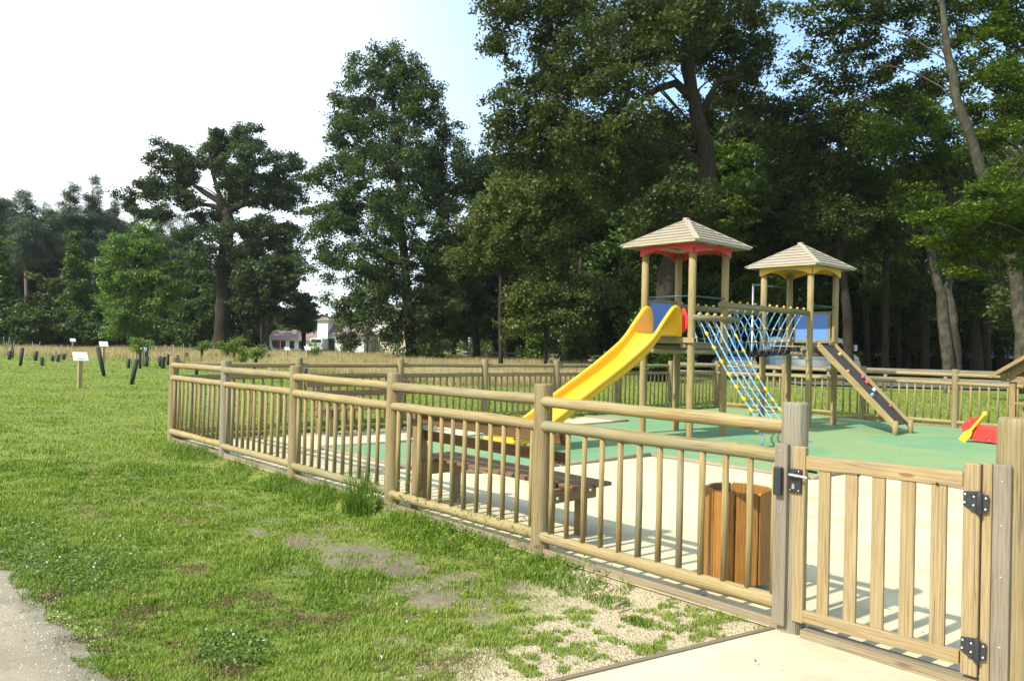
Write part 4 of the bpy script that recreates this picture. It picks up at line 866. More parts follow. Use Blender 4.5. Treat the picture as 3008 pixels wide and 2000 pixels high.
# 2 spreading old oak at the left
Y = 85; b = base_at(650, Y); k = Y/FPX
tree_thing('old_oak', 'big old oak at the left with an umbrella crown and ivy clad trunk', 'tree', b,
  [(*b, .95), pt(652,960,Y,.80), pt(658,850,Y,.75), pt(662,740,Y,.70), pt(668,640,Y,.62), pt(672,610,Y,.5)],
  [pe(690,400,78,48,Y), pe(640,430,60,45,Y), pe(735,420,40,50,Y), pe(500,455,52,45,Y), pe(560,480,75,42,Y), pe(470,490,40,30,Y), pe(515,535,85,34,Y,2), pe(455,560,60,34,Y), pe(400,590,48,40,Y,-1), pe(440,622,60,34,Y), pe(545,585,60,26,Y), pe(580,620,45,20,Y),
   pe(690,480,90,50,Y,-2), pe(700,545,70,45,Y), pe(818,480,55,55,Y), pe(868,485,42,28,Y), pe(770,530,95,46,Y), pe(845,555,55,45,Y), pe(790,590,90,30,Y), pe(870,600,30,36,Y), pe(715,590,60,30,Y), pe(650,470,40,60,Y,2),
   pe(620,660,60,36,Y,2), pe(560,690,45,30,Y), pe(640,715,60,50,Y,-2), pe(745,675,110,42,Y), pe(840,680,60,46,Y), pe(790,735,105,48,Y), pe(720,755,80,44,Y), pe(600,760,60,44,Y,-2), pe(690,800,50,30,Y,2), pe(830,780,60,40,Y)],
  .27, LF_UMB, M_BARKO, 12, dens=.42, clump=.85, per=30, limbs=10, lr=.12, shell=.3, sub=.5,
  fork=[[pt(672,630,Y,.42), pt(640,590,Y,.36), pt(600,565,Y,.30), pt(570,545,Y,.22), pt(560,500,Y,.12)], [pt(668,640,Y,.35), pt(630,605,Y,.26), pt(590,600,Y,.2), pt(540,600,Y,.1)], [pt(674,620,Y,.40), pt(705,605,Y,.30), pt(760,590,Y,.22), pt(800,560,Y,.12)], [pt(672,630,Y,.34), pt(640,560,Y,.26), pt(622,500,Y,.16), pt(615,460,Y,.1)], [pt(672,620,Y,.4), pt(690,560,Y,.3), pt(705,480,Y,.16)]])
# 3 light green young tree in front of the pines
Y = 72; b = base_at(400, Y)
tree_thing('ash_tree', 'light green rounded young tree in front of the pine wood', 'tree', b, [(*b, .2), pt(402,900,Y,.17), pt(402,780,Y,.12), pt(405,680,Y,.04)],
  [pe(408,690,45,36,Y), pe(390,740,75,50,Y), pe(450,760,60,60,Y), pe(345,790,60,50,Y), pe(410,810,100,70,Y), pe(480,830,60,60,Y), pe(340,860,60,45,Y), pe(400,890,90,60,Y), pe(470,900,60,50,Y), pe(350,930,50,36,Y,-1), pe(400,960,50,30,Y), pe(330,975,36,22,Y)],
  .21, LF_LIT, M_BARKD, 13, dens=.8, clump=.9, per=30, limbs=30, lr=.08, shell=.2, sub=.4)
# 4 pines and ivy clad trunks at the left, further trees
Y = 100
pines = [(-45,490,70,98,'tallest pine, cut by the left edge of the picture'), (20,600,70,104,'pine rising behind the ivy covered trunk at the left edge'), (76,560,52,97,'pine with a long bare pale trunk, second from the left edge'), (128,600,50,112,'thin pine showing behind the bare trunked pine'), (205,540,58,100,'left one of the two tall neighbouring pines'), (272,535,60,102,'right one of the two tall neighbouring pines'), (335,590,50,106,'pine behind the light green young tree'), (395,610,50,112,'pine just left of the old oak crown'), (470,600,52,108,'pine showing under the old oak crown on the left'), (560,645,45,110,'short pine right behind the old oak trunk'), (510,640,45,120,'pine behind the gap left of the old oak trunk')]
for i, (x, top, w, Yp, lab) in enumerate(pines):
    b = base_at(x, Yp); kk = 1; tp = top; es = []
    y = tp+10; ww = w*.16
    while y < tp+210:
        es.append(pe(x+random.uniform(-.3,.3)*w, y, ww, 22, Yp, random.uniform(-1.0,1.0), ww*.043+.4)); y += 20; ww = min(w*1.05, ww*1.28)
    es += [pe(x+sx*w*.75, tp+50+30*q, w*.26, 18, Yp, 0, 1.0) for q, sx in ((1.2,-1),(2,1),(3.4,-1),(4.2,1))]
    tree_thing('pine_tree', lab, 'pine tree', b, [(*b,.26), pt(x+3,930,Yp,.23), pt(x,800,Yp,.19), pt(x,top+120,Yp,.12), pt(x,top+8,Yp,.04)], es, .42, LF_PINE, M_BARKP, 100+i, 'pines along the left edge of the wood', dens=.75, clump=.85, per=26, limbs=30, lr=.05, shell=.1, ratio=.16, up=.9, sub=.55)
def ivy(x, Yp, r, top, spread, lab, seed):
    b = base_at(x, Yp); es = []; n = 9
    for q in range(n): t = q/(n-1); yy = 1008+(top-1008)*t; es.append(pe(x+(t-.0)*spread, yy, r*(1-t)**1.1+9, (1008-top)/n*.75, Yp, 0, (r*(1-t)+9)*Yp/FPX))
    tree_thing('ivy_clad_tree', lab, 'tree', b, [(*b,.4), pt(x+spread*.5,850,Yp,.3), pt(x+spread,top+10,Yp,.15)], es, .30, LF_IVY, M_BARKD, seed, 'ivy clad trunks in the left wood', dens=1.1, clump=.7, per=22, limbs=0, shell=.5, sub=.35)
ivy(245, 88, 55, 690, -28, 'tall pointed column of ivy on a trunk, between pines and young tree', 201)
ivy(5, 84, 66, 720, -4, 'ivy covered trunk at the left edge above the bright bush', 202); ivy(290, 90, 20, 860, 8, 'slim ivy covered trunk just right of the tall ivy column', 203)
ivy(478, 95, 13, 860, 3, 'thin ivy covered trunk right of the light green young tree', 204); ivy(195, 92, 13, 880, 0, 'thin ivy covered stem left of the tall ivy column', 205)
def simple_tree(name, lab, x, Yp, es, size, leaf, bk, seed, r=.2, top=None, group=None, lean=0, **kw):
    b = base_at(x, Yp); t0 = top if top else min(e[1] for e in es)+10
    a = at(x, t0, Yp); y0 = at(x, 1000, Yp)
    trunk = [(*b, r), pt(x+lean*.3, 1000+(t0-1000)*.35, Yp, r*.85), pt(x+lean*.7, 1000+(t0-1000)*.7, Yp, r*.6), pt(x+lean, t0, Yp, r*.2)]
    kw.setdefault('dens', .8); kw.setdefault('per', 20); kw.setdefault('limbs', 12); kw.setdefault('lr', min(.06, r*.35))
    return tree_thing(name, lab, 'bush' if name == 'bush' else 'tree', b, trunk, [pe(*e[:4], Yp, *e[4:]) for e in es], size, leaf, bk, seed, group, **kw)
simple_tree('evergreen_tree', 'dark rounded evergreen in the shade between the left pines', 150, 94, [(150,870,60,60),(140,930,70,60),(165,980,80,40)], .30, LF_WOOD, M_BARKD, 301, clump=1.1, dens=1.1)
B_ = 'bushes at the foot of the left wood'
for i, (x, Yp, es, lf, lab) in enumerate([(40,80,[(30,930,60,45),(60,965,70,45),(10,985,60,35),(95,940,40,24)],LF_BUSH,'bright leafy bush at the left edge below the ivy'), (160,86,[(150,980,75,35),(120,960,40,30),(190,965,50,40)],LF_WOOD,'dark low bush between the bright bush and the ivy column'),
    (255,84,[(255,980,70,34),(225,960,40,30)],LF_BUSH,'bush at the foot of the ivy column'), (350,90,[(340,985,60,30),(390,985,50,28)],LF_WOOD,'dark bush under the light green young tree'), (470,92,[(460,985,70,30),(520,975,50,34)],LF_WOOD,'dark bush right of the light green young tree'),
    (585,88,[(580,935,60,60),(560,985,60,34),(610,890,40,36)],LF_BUSH,'tall bush just left of the old oak trunk'), (730,90,[(720,910,60,60),(715,970,70,50),(690,860,45,40)],LF_WOOD,'dark dense bush right of the old oak trunk'), (800,95,[(790,985,50,26),(840,990,40,20)],LF_BUSH,'low bush left of the long white house')][:7]):
    simple_tree('bush', lab, x, Yp, es, .30, lf, M_BARKD, 320+i, r=.1, group=B_, clump=.9, dens=1.0, limbs=8)
simple_tree('leafy_tree', 'grey green tree with drooping sides right of the old oak trunk', 770, 80, [(770,810,90,50),(720,840,50,50),(830,840,50,50),(740,880,60,40),(800,890,60,40),(850,800,40,40)], .32, LF_UMB, M_BARKD, 340, r=.18)
simple_tree('leafy_tree', 'slim tree with a leaning pale trunk left of the white house', 790, 88, [(770,780,50,40),(800,830,60,40),(760,850,40,40)], .32, LF_WOOD, M_BARKL, 341, r=.22, lean=-32, top=800)
simple_tree('leafy_tree', 'small bright tree standing before the red roofed house', 892, 95, [(885,920,60,30),(850,935,36,24),(915,925,24,20),(880,890,50,26),(893,960,26,20)], .30, LF_BUSH, M_BARKD, 342, r=.3)
simple_tree('leafy_tree', 'olive green tree behind the gap under the old oak crown', 603, 98, [(600,830,60,50),(560,860,50,50),(640,870,50,50),(600,900,70,40),(530,900,50,50)], .34, LF_BUSH, M_BARKL, 343, r=.2)
simple_tree('leafy_tree', 'pale leafed small tree partly before the white tower house', 1030, 78, [(1035,985,34,26),(1040,950,40,30),(1030,1005,40,16)], .24, LF_UMB, M_BARKD, 344, r=.12)

# 5 giant oak behind the left tower
Y = 38; b = base_at(1931, Y)
big = [pe(1467,45,75,62,Y,-1), pe(1450,130,45,40,Y,-1), pe(1560,20,90,60,Y), pe(1700,40,130,90,Y,1), pe(1600,120,70,50,Y,1), pe(1590,250,115,75,Y,1), pe(1520,330,85,80,Y), pe(1505,430,75,75,Y), pe(1640,320,110,90,Y,-1), pe(1757,170,115,95,Y,-2), pe(1820,270,100,85,Y,-3), pe(1870,70,120,90,Y,-1),
    pe(1990,60,140,90,Y,-2), pe(1930,150,90,50,Y,-3), pe(2110,40,110,80,Y), pe(2200,70,75,95,Y,1), pe(2215,190,60,75,Y,2), pe(2170,265,85,50,Y,2), pe(1985,20,160,60,Y,3), pe(1720,420,120,85,Y,-2), pe(1600,430,90,70,Y,1), pe(1740,520,70,50,Y,-2), pe(1850,340,70,60,Y,-4), pe(2060,330,60,36,Y,3), pe(1890,430,80,60,Y,5), pe(1960,540,90,60,Y,6), pe(2230,330,60,50,Y,3), pe(1830,440,90,70,Y,2), pe(1900,520,90,70,Y,4), pe(1950,360,60,60,Y,3), pe(1790,560,90,60,Y,2), pe(1680,240,70,60,Y,1), pe(2050,150,70,50,Y,3), pe(2135,195,65,50,Y,3), pe(2090,110,60,40,Y,2), pe(1990,580,80,50,Y,-3), pe(2060,600,60,40,Y,-3), pe(1930,620,70,50,Y,-2)]
tree_thing('giant_oak', 'giant oak behind the slide tower, its leaning trunk showing above the roof', 'tree', b,
  [(*b, .6), pt(1940,960,Y,0.484), pt(1962,800,Y,0.468), pt(2020,650,Y,0.437), pt(2082,540,Y,0.421), pt(2078,450,Y,0.390), pt(2045,330,Y,0.343), pt(2018,200,Y,0.296), pt(2015,90,Y,0.234), pt(2020,-60,Y,0.125)], big,
  .175, LF_OAK, M_BARKO, 21, dens=1.15, clump=.85, per=26, limbs=12, lr=.07, shell=.35, sub=.34,
  fork=[[pt(2035,290,Y,.26), pt(1985,245,Y,.22), pt(1930,262,Y,.18), pt(1880,300,Y+1,.12), pt(1830,330,Y+1,.06)], [pt(2020,175,Y,.22), pt(1950,168,Y,.18), pt(1850,175,Y,.12), pt(1700,150,Y,.06)], [pt(2060,330,Y,.2), pt(2110,240,Y,.15), pt(2180,220,Y,.08)]])
low = [(1560,590,135,62,-2),(1640,560,110,60,-3),(1455,620,80,55,-1),(1500,680,110,60,-2),(1620,660,120,66,-3),(1690,620,60,60,-2),(1440,700,90,60,0),(1560,745,110,45,-1),(1400,770,80,50,1),(1520,520,80,45,0)]
simple_tree('oak_tree', 'round crowned oak before the giant oak, left of the slide tower', 1470, 46, low, .20, LF_OLIVE, M_BARKD, 22, r=.14, dens=1.0, per=24, clump=.9, shell=.35, top=640)
simple_tree('young_tree', 'small round dark tree on a thin stem in the dry meadow', 1603, 44, [(1600,850,95,50),(1540,890,70,45),(1680,890,75,50),(1600,930,100,50),(1700,950,60,36),(1530,960,60,36),(1760,870,60,50),(1650,810,60,36)], .17, LF_OLIVE, M_BARKD, 23, r=.10, dens=1.0, per=22, clump=.7, limbs=30, shell=.3)
simple_tree('ivy_clad_tree', 'pale barked trunk wrapped in bright ivy at its foot', 1582, 60, [(1578,990,20,45,0),(1575,1020,22,30,0)], .2, LF_IVY, M_BARKL, 24, r=.30, top=850, dens=1.5, clump=.5, limbs=0)
simple_tree('ivy_clad_tree', 'broad ivy grown trunk left of the slide', 1705, 52, [(1695,1000,40,50,0),(1680,1040,50,26,0),(1700,920,26,60,0),(1720,850,30,60,0)], .19, LF_BUSH, M_BARKO, 25, r=.5, top=760, dens=1.2, clump=.6, limbs=0)
# ivy and scrub at the giant oak's foot
simple_tree('bush', 'ivy scrub round the foot of the giant oak', 1925, 36.5, [(1890,1020,50,55,0),(1960,1040,50,40,0),(1900,960,30,50,0)], .16, LF_IVY, M_BARKD, 26, r=.05, dens=1.0, clump=.5, limbs=0)

# 6 trees at the right
R_ = 'trees of the wood at the right'
simple_tree('hornbeam', 'bright leafed hornbeam reaching in from the right edge', 3120, 24, [(2990,540,90,60,0),(2900,570,80,45,-1),(2830,640,90,45,-1),(2940,660,110,60,0),(2780,700,70,36,0),(2870,740,90,40,0),(2990,740,80,50,0),(2810,790,50,26,0),(3060,620,100,90,1),(2740,650,40,24,0),(3100,450,120,110,2)], .115, LF_HORN, M_BARKD, 31, r=.28, dens=1.05, per=26, clump=.55, shell=.2, up=1.2, flat=.42, sub=.30, limbs=14, top=330)
simple_tree('hornbeam', 'tall dark leafy tree filling the upper right corner', 3060, 34, [(2980,60,110,100,0),(2900,130,90,80,0),(3020,220,110,90,0),(2920,280,100,80,-1),(2860,220,60,60,0),(2990,370,90,70,0),(2900,400,80,60,0),(2960,-40,120,80,0),(2860,340,50,40,1)], .16, LF_HORN, M_BARKD, 32, r=.4, dens=1.0, per=24, clump=.75, shell=.25, up=.8, flat=.55, limbs=30, top=60)
Y = 33; b = base_at(3010, Y)
tree_thing('plane_tree', 'tall tree with a pale blotched leaning trunk in the upper right', 'tree', b, [(*b,.27), pt(2985,820,Y,0.252), pt(2930,620,Y,0.244), pt(2880,500,Y,0.222), pt(2850,400,Y,0.200), pt(2812,300,Y,0.178), pt(2785,150,Y,0.148), pt(2765,0,Y,0.111), pt(2755,-120,Y,0.074)],
  [pe(2700,40,100,60,Y,2), pe(2600,60,90,60,Y,3), pe(2520,120,80,55,Y,3), pe(2680,140,90,50,Y,2), pe(2800,60,60,60,Y,2), pe(2450,180,60,45,Y,3), pe(2600,200,80,45,Y,3), pe(2420,60,80,46,Y,2), pe(2340,25,70,36,Y,2), pe(2470,0,90,40,Y,2), pe(2390,150,60,50,Y,3), pe(2500,60,60,50,Y,2), pe(2680,-10,90,50,Y,2), pe(2540,260,90,50,Y,4), pe(2430,250,70,50,Y,4), pe(2640,290,90,50,Y,4), pe(2330,240,60,40,Y,5), pe(2740,230,70,40,Y,3), pe(2560,20,60,30,Y,2)],
  .165, LF_WOOD, M_BARKL, 33, dens=.55, per=22, clump=.7, limbs=6, lr=.04, shell=.2, up=.6, flat=.6)
for i, (x, Yp, r, lean, top, es, lab) in enumerate([
  (2500, 42, .36, -50, 620, [(2470,640,90,60),(2430,570,80,60),(2520,600,60,60),(2360,330,90,60),(2440,380,100,70),(2340,430,80,60),(2480,450,90,60),(2400,500,110,60),(2300,500,60,50),(2290,400,60,50),(2500,330,70,50),(2540,520,80,50)], 'grey trunked tree standing right of the second tower'),
  (2790, 40, .40, -90, 600, [(2700,600,60,50),(2640,330,90,60),(2720,380,90,70),(2620,430,100,60),(2720,480,90,60),(2640,530,90,50),(2780,420,60,60),(2560,400,70,60),(2700,290,80,45)], 'stout tree with twin leaning grey trunks in the right wood'),
  (2720, 46, .32, -15, 560, [(2560,600,90,60),(2650,640,90,60),(2740,640,80,60),(2600,700,80,50),(2700,720,80,50)], 'straight dark tree left of the twin trunks'),
  (2600, 45, .30, 10, 500, [(2480,600,80,60),(2400,620,80,60),(2540,660,70,60),(2430,690,80,50),(2500,740,70,50)], 'dark slender tree between the second tower and the twin trunks'),
  (2550, 50, .28, -20, 560, [(2300,640,80,60),(2240,580,80,60),(2340,740,70,50),(2240,690,90,60),(2300,820,80,50)], 'slender grey tree behind the second tower'),
  (2640, 52, .25, -10, 600, [(2640,780,90,50),(2560,790,80,50),(2720,800,80,50),(2610,850,90,40)], 'thin tree with low dark boughs in the right wood'),
  (2870, 44, .40, -20, 560, [(2860,840,90,55),(2780,860,80,50),(2940,850,80,60),(2850,900,100,45),(2960,920,70,50)], 'low branched dark tree before the hedge at the right'),
  (2898, 48, .42, 4, 700, [(2900,760,80,60),(2960,800,60,60),(2840,780,60,50)], 'pale footed tree before the far hedge at the right'),
  (3000, 36, .30, -30, 560, [(2990,860,60,60),(3050,820,80,90),(2960,930,60,40)], 'leaning tree at the right edge behind the play house')]):
    r *= .72; simple_tree('woodland_tree', lab, x, Yp, [(*e, 1.5*((j % 3)-1)) for j, e in enumerate(es)], .18, (LF_WOOD, LF_HORN, LF_OLIVE, LF_WOOD, LF_WOOD, LF_HORN, LF_WOOD, LF_OAK, LF_WOOD)[i], M_BARKL if i in (1,) else M_BARKO, 40+i, r=r, lean=lean, top=top, group=R_, dens=1.2, per=22, clump=.8, shell=.3, limbs=10, up=.6)
Y = 40; b = base_at(2806, Y+.5); tree_thing('woodland_tree', 'second, straighter grey stem of the twin trunked tree in the right wood', 'tree', b, [(*b,.32), pt(2800,960,Y,.25), pt(2785,860,Y,.22), pt(2783,740,Y,.19), pt(2790,560,Y,.13)], [pe(2800,560,90,60,Y), pe(2840,480,70,50,Y)], .18, LF_WOOD, M_BARKL, 60, R_, dens=.9, per=20)
# generic woodland trees of the second and third rank: four grown trees, copied with their crowns and trunks
def generic(seed, H, bark_, leaf, size):
    rng = np.random.default_rng(seed); es = [(0,0,H*.86,H*.11,H*.11,H*.12)]
    for q in range(15): a = rng.uniform(0,6.28); h = rng.uniform(.20,.84); rr = H*.16*(1-.45*abs(h-.5)); es.append((math.cos(a)*rr, math.sin(a)*rr, H*h, H*.12, H*.12, H*.085))
    t = tree_thing('background_tree', 'tmp', 'tree', (0,0,0), [(0,0,-.3,.34), (.2,0,H*.25,.27), (-.1,.1,H*.55,.2), (.1,0,H*.9,.06)], es, size, leaf, bark_, seed, 'background trees of the wood', dens=1.0, clump=1.15, per=22, limbs=22, lr=.1, shell=.3, sub=.48); return t
gens = [generic(71, 19, M_BARKO, LF_WOOD, .33), generic(72, 21, M_BARKL, LF_WOOD, .33), generic(73, 16, M_BARKD, LF_BUSH, .33), generic(74, 20, M_BARKO, LF_HORN, .33)]
spots = [(1330,74,0,.62),(1400,66,1,.85),(1450,82,2,.95),(1500,70,3,.95),(1545,78,0,1.0),(1640,66,1,1.0),(1700,80,3,1.0),(1790,62,0,1.0),(1840,56,2,1.05),(1880,72,1,1.05),(2010,60,2,1.0),(2060,54,0,1.0),(2120,66,3,1.0),(2180,58,1,.95),(2230,70,0,.95),(2260,54,2,.9),(2330,62,0,.9),(2390,58,3,.85),(2440,68,1,.85),(2480,60,2,.9),(2560,64,0,.8),(2620,72,1,.9),(2660,60,2,.85),(2700,68,0,.9),(2760,60,3,.85),(2830,70,1,.95),(2880,62,0,.9),(2940,58,2,1.0),(2990,66,3,1.05),(3060,54,1,1.0),(3140,60,0,1.0),(1370,98,1,.75),(1470,100,0,.9),(1580,98,2,1.0),(1760,92,1,1.1),(1930,90,0,1.1),(2090,88,3,1.1),(2290,90,1,1.0),(2420,92,0,.95),(2540,90,2,1.0),(2680,92,3,1.05),(2810,90,0,1.05),(2930,92,1,1.1),(3060,88,3,1.1),(1950,48,2,.75),(2150,50,3,.75),(-150,112,1,.95),(-85,108,0,1.0),(-30,116,1,1.05),(45,112,0,.95),(110,118,3,.95),(160,110,1,.9),(240,118,0,1.0),(310,114,1,.95),(370,120,0,.9),(440,116,2,.95),(520,120,1,.85),(590,124,0,.8),(680,122,2,.75),(730,128,1,.7)]
order = sorted(range(len(spots)), key=lambda i: spots[i][0]); rank = {k: j for j, k in enumerate(order)}
ORD = ['first','second','third','fourth','fifth','sixth','seventh','eighth','ninth','tenth','eleventh','twelfth','thirteenth','fourteenth','fifteenth','sixteenth','seventeenth','eighteenth','nineteenth','twentieth','twenty first','twenty second','twenty third','twenty fourth','twenty fifth','twenty sixth','twenty seventh','twenty eighth','twenty ninth','thirtieth','thirty first','thirty second','thirty third','thirty fourth','thirty fifth','thirty sixth','thirty seventh','thirty eighth','thirty ninth','fortieth','forty first','forty second','forty third','forty fourth','forty fifth','forty sixth','forty seventh','forty eighth','forty ninth','fiftieth']
used = set()
for i, (x, Yp, g, s) in enumerate(spots):
    src = gens[g]; t = src if g not in used else copy_tree(src); used.add(g)
    bb = base_at(x, Yp); t.location = bb; t.rotation_euler = (0,0,random.uniform(0,6.28)); t.scale = (s*1.15, s*1.15, s)
    t['label'] = ('dark background tree behind the playground, %s from the left of its row' if x >= 900 else 'dark broad tree standing behind the left pines, %s from the left') % ORD[rank[i]-(0 if x < 900 else 14)]; t['group'] = 'background trees of the wood'
# far wood that reads as one mass
rng = np.random.default_rng(5); n = 42000; px = rng.uniform(700, 3500, n); dd = rng.uniform(112, 150, n); X = (px-1504)/FPX*dd
top = 9.0+6*vnoise(X, dd*0, .09, 2)+2.5*vnoise(X, dd*0, .4, 6); top = np.where(px < 1330, 6.3+2.2*vnoise(X, dd*0, .13, 2), top)
keepm = ~((px > 2620) & (rng.uniform(size=n) < .15)); Z = top*rng.uniform(0, 1, n)**.8
P = np.stack([X, dd+np.where(px < 1330, 45, 0), Z], 1)[keepm]; P[:,0] *= np.where(px[keepm] < 1330, (dd[keepm]+45)/dd[keepm], 1); co, f = leaf_quads(P, 1.1, rng, .7, .2)
me = arr_mesh('distant_wood', co, f, {'rnd': ('FACE', np.clip(.45+(vnoise(P[:,0], P[:,2], .5, 8)-.5)*.9+rng.normal(size=len(P))*.1, 0, 1))}); me.materials.append(LF_BUSH); stuff(link('distant_wood', me, None), 'far edge of the wood closing the horizon behind the trees', 'wood')
n = 26000; px = rng.uniform(-500, 700, n); dd = rng.uniform(112, 128, n); X = (px-1504)/FPX*dd; P = np.stack([X, dd, (8+4*vnoise(X, dd*0, .1, 3))*rng.uniform(0, 1, n)], 1); co, f = leaf_quads(P, .9, rng, .7, .2)
me = arr_mesh('distant_pine_wood', co, f, {'rnd': ('FACE', rng.uniform(.1, .6, n))}); me.materials.append(LF_WOOD); stuff(link('distant_pine_wood', me, None), 'dark depth of the pine wood behind the left trees', 'wood')
# clipped hedge at the right
hx0, hx1 = ground_at(2560, 64), ground_at(3300, 62); rng = np.random.default_rng(9); n = 26000; t = rng.uniform(size=n); P = np.stack([hx0[0]+(hx1[0]-hx0[0])*t, hx0[1]+(hx1[1]-hx0[1])*t+rng.uniform(-.6, .6, n), 1.35*rng.uniform(0, 1, n)**.7+.05*vnoise(t*60, t*0, 1, 4)], 1)
co, f = leaf_quads(P, .22, rng); b0 = np.array([hx0[0], hx0[1], 0]); me = arr_mesh('hedge', co-b0, f, {'rnd': ('FACE', rng.uniform(0, .7, n))}); me.materials.append(LF_BUSH); o = link('hedge', me, None); o.location = tuple(b0); tag(o, 'long clipped dark hedge beyond the road at the right', 'hedge')

for i, (x, Yp, es, lf, lab) in enumerate([(2580, 55, [(2570,900,70,60,0),(2620,960,70,40,0)], LF_BUSH, 'shrub between the slender trunks right of the second tower'), (2690, 54, [(2680,900,60,60,0),(2660,970,60,36,0)], LF_WOOD, 'dark shrub left of the twin trunks'), (2850, 52, [(2850,960,60,40,0),(2880,900,60,50,0)], LF_WOOD, 'dark shrub right of the twin trunks'), (2960, 50, [(2950,990,50,36,0),(2990,930,70,60,0)], LF_WOOD, 'shrub behind the play house roof'), (2330, 50, [(2310,880,90,70,0),(2280,960,60,50,0)], LF_WOOD, 'dark shrub seen between the posts of the second tower'), (2080, 50, [(2080,880,80,80,0),(2050,980,60,50,0)], LF_OAK, 'dark shrub seen through the rope net and first tower'),(1820, 56, [(1830,960,70,60,0),(1790,1000,60,40,0),(1850,880,60,60,0)], LF_BUSH, 'leafy shrub behind the upper part of the slide')]):
    simple_tree('bush', lab, x, Yp, es, .2, lf, M_BARKD, 700+i, r=.06, group='shrubs under the right wood', clump=.8, dens=1.2, limbs=4)
# ------------------------------------------------------------------ lawn, weeds, meadow
def blades(X, Y, Z, h, w, rng, lean=.45, seg=2, tone=None, wind=(0,0)):
    """bent grass blades: two quads each (second folds to a point)"""
    n = len(X); a = rng.uniform(0, 6.283, n); d = np.stack([np.cos(a), np.sin(a)], 1); s = np.stack([-d[:,1], d[:,0]], 1)
    le = rng.uniform(.1, 1, n)*lean*h; b = np.stack([X, Y], 1); h1 = h*rng.uniform(.45, .6, n); w = w*rng.uniform(.7, 1.3, n)
    p = np.empty((n,6,3)); mid = b+d*(le*.30)[:,None]+np.array(wind)*h[:,None]*.3; tip = b+d*le[:,None]+np.array(wind)*h[:,None]
    p[:,0,:2] = b-s*w[:,None]*.5; p[:,1,:2] = b+s*w[:,None]*.5; p[:,2,:2] = mid+s*w[:,None]*.42; p[:,3,:2] = mid-s*w[:,None]*.42; p[:,4,:2] = tip+s*w[:,None]*.08; p[:,5,:2] = tip-s*w[:,None]*.08
    p[:,0,2] = Z-.004; p[:,1,2] = Z-.004; p[:,2,2] = Z+h1; p[:,3,2] = Z+h1; p[:,4,2] = Z+h*np.clip(1-le/h*.35, .4, 1); p[:,5,2] = p[:,4,2]
    i = np.arange(n)[:,None]*6; f = np.concatenate([i+[0,1,2,3], i+[3,2,4,5]], 1).reshape(-1,4); return p.reshape(-1,3), f
def uvof(X, Y): return (X-F0[0])*BD[0]+(Y-F0[1])*BD[1], (X-F0[0])*FD[0]+(Y-F0[1])*FD[1]
def sample_wedge(n, y0, y1, rng, power=1.0, m0=-.80, m1=.75):
    """points on the ground spread over a wide fan in front of the gate, thinning with distance"""
    t = rng.uniform(size=n); k = power; Y = (y0**(1-k)+t*(y1**(1-k)-y0**(1-k)))**(1/(1-k)) if k != 1 else y0*(y1/y0)**t
    return Y*rng.uniform(m0, m1, n), Y
def is_lawn(u, v):
    path = (u < -.0) & (v < .12+(-u)*.185)
    lane = u < -3.0-np.maximum(0, v-3.6)*.9+(vnoise(u, v, 3.1, 4)-.5)*.15
    inside = (u > -.03) & (v < 9.64) & (u < 13.6)
    return ~(path | lane | inside)
rng = np.random.default_rng(101)
def grass_layer(name, label, n, y0, y1, power, hh, ww, mat=LF_GRASS, kind='grass'):
    X, Y = sample_wedge(n, y0, y1, rng, power); u, v = uvof(X, Y); ok = is_lawn(u, v); X, Y, u, v = X[ok], Y[ok], u[ok], v[ok]
    bare, grav, moss, clov = masks(X, Y); tuft = fbm(X, Y, 3.0, 51, 3); fine = fbm(X, Y, 14, 61, 2); big = fbm(X, Y, .5, 71, 3)
    dens = (1-bare*.97)*(1-grav*np.where(tuft*.5+fine*.5 > .54, .45, .97))*(1-moss*.6)*(.30+1.1*sstep(.36, .62, tuft*.6+fine*.4)); keep = rng.uniform(size=len(X)) < dens; keep &= ~((u > 13.5) & (Y > 31) & (X > 6))
    X, Y, moss, tuft, fine, big, u, v, grav, bare = [q[keep] for q in (X, Y, moss, tuft, fine, big, u, v, grav, bare)]
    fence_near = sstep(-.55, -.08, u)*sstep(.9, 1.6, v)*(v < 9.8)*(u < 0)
    h = hh*(.25+2.0*tuft**1.8+.5*fine**2)*(1-.45*moss)*(1+.7*fence_near*tuft)*(.8+.4*big)*(1-.3*np.maximum(grav, bare)); w = ww*(1+0*h)
    sc = np.maximum(1, Y/y0)**(.75 if y1 > 10 else .80); w = w*sc; h = h*np.maximum(1, Y/y0)**.22
    co, f = blades(X, Y, ground_h(X, Y), h*rng.uniform(.55, 1.3, len(X)), w, rng, .8)
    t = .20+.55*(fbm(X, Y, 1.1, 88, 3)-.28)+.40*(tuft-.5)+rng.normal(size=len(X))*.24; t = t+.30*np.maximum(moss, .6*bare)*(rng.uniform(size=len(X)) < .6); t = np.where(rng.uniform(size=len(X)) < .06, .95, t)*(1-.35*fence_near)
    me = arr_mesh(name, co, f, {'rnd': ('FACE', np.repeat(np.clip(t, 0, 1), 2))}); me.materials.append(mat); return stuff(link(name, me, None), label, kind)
grass_layer('grass', 'short mown grass of the near lawn', 600000, 2.75, 9.5, 1.45,   .028, .0034)
grass_layer('grass', 'mown lawn further away beside and behind the fence', 340000, 8.2, 60, 1.35, .030, .0080)
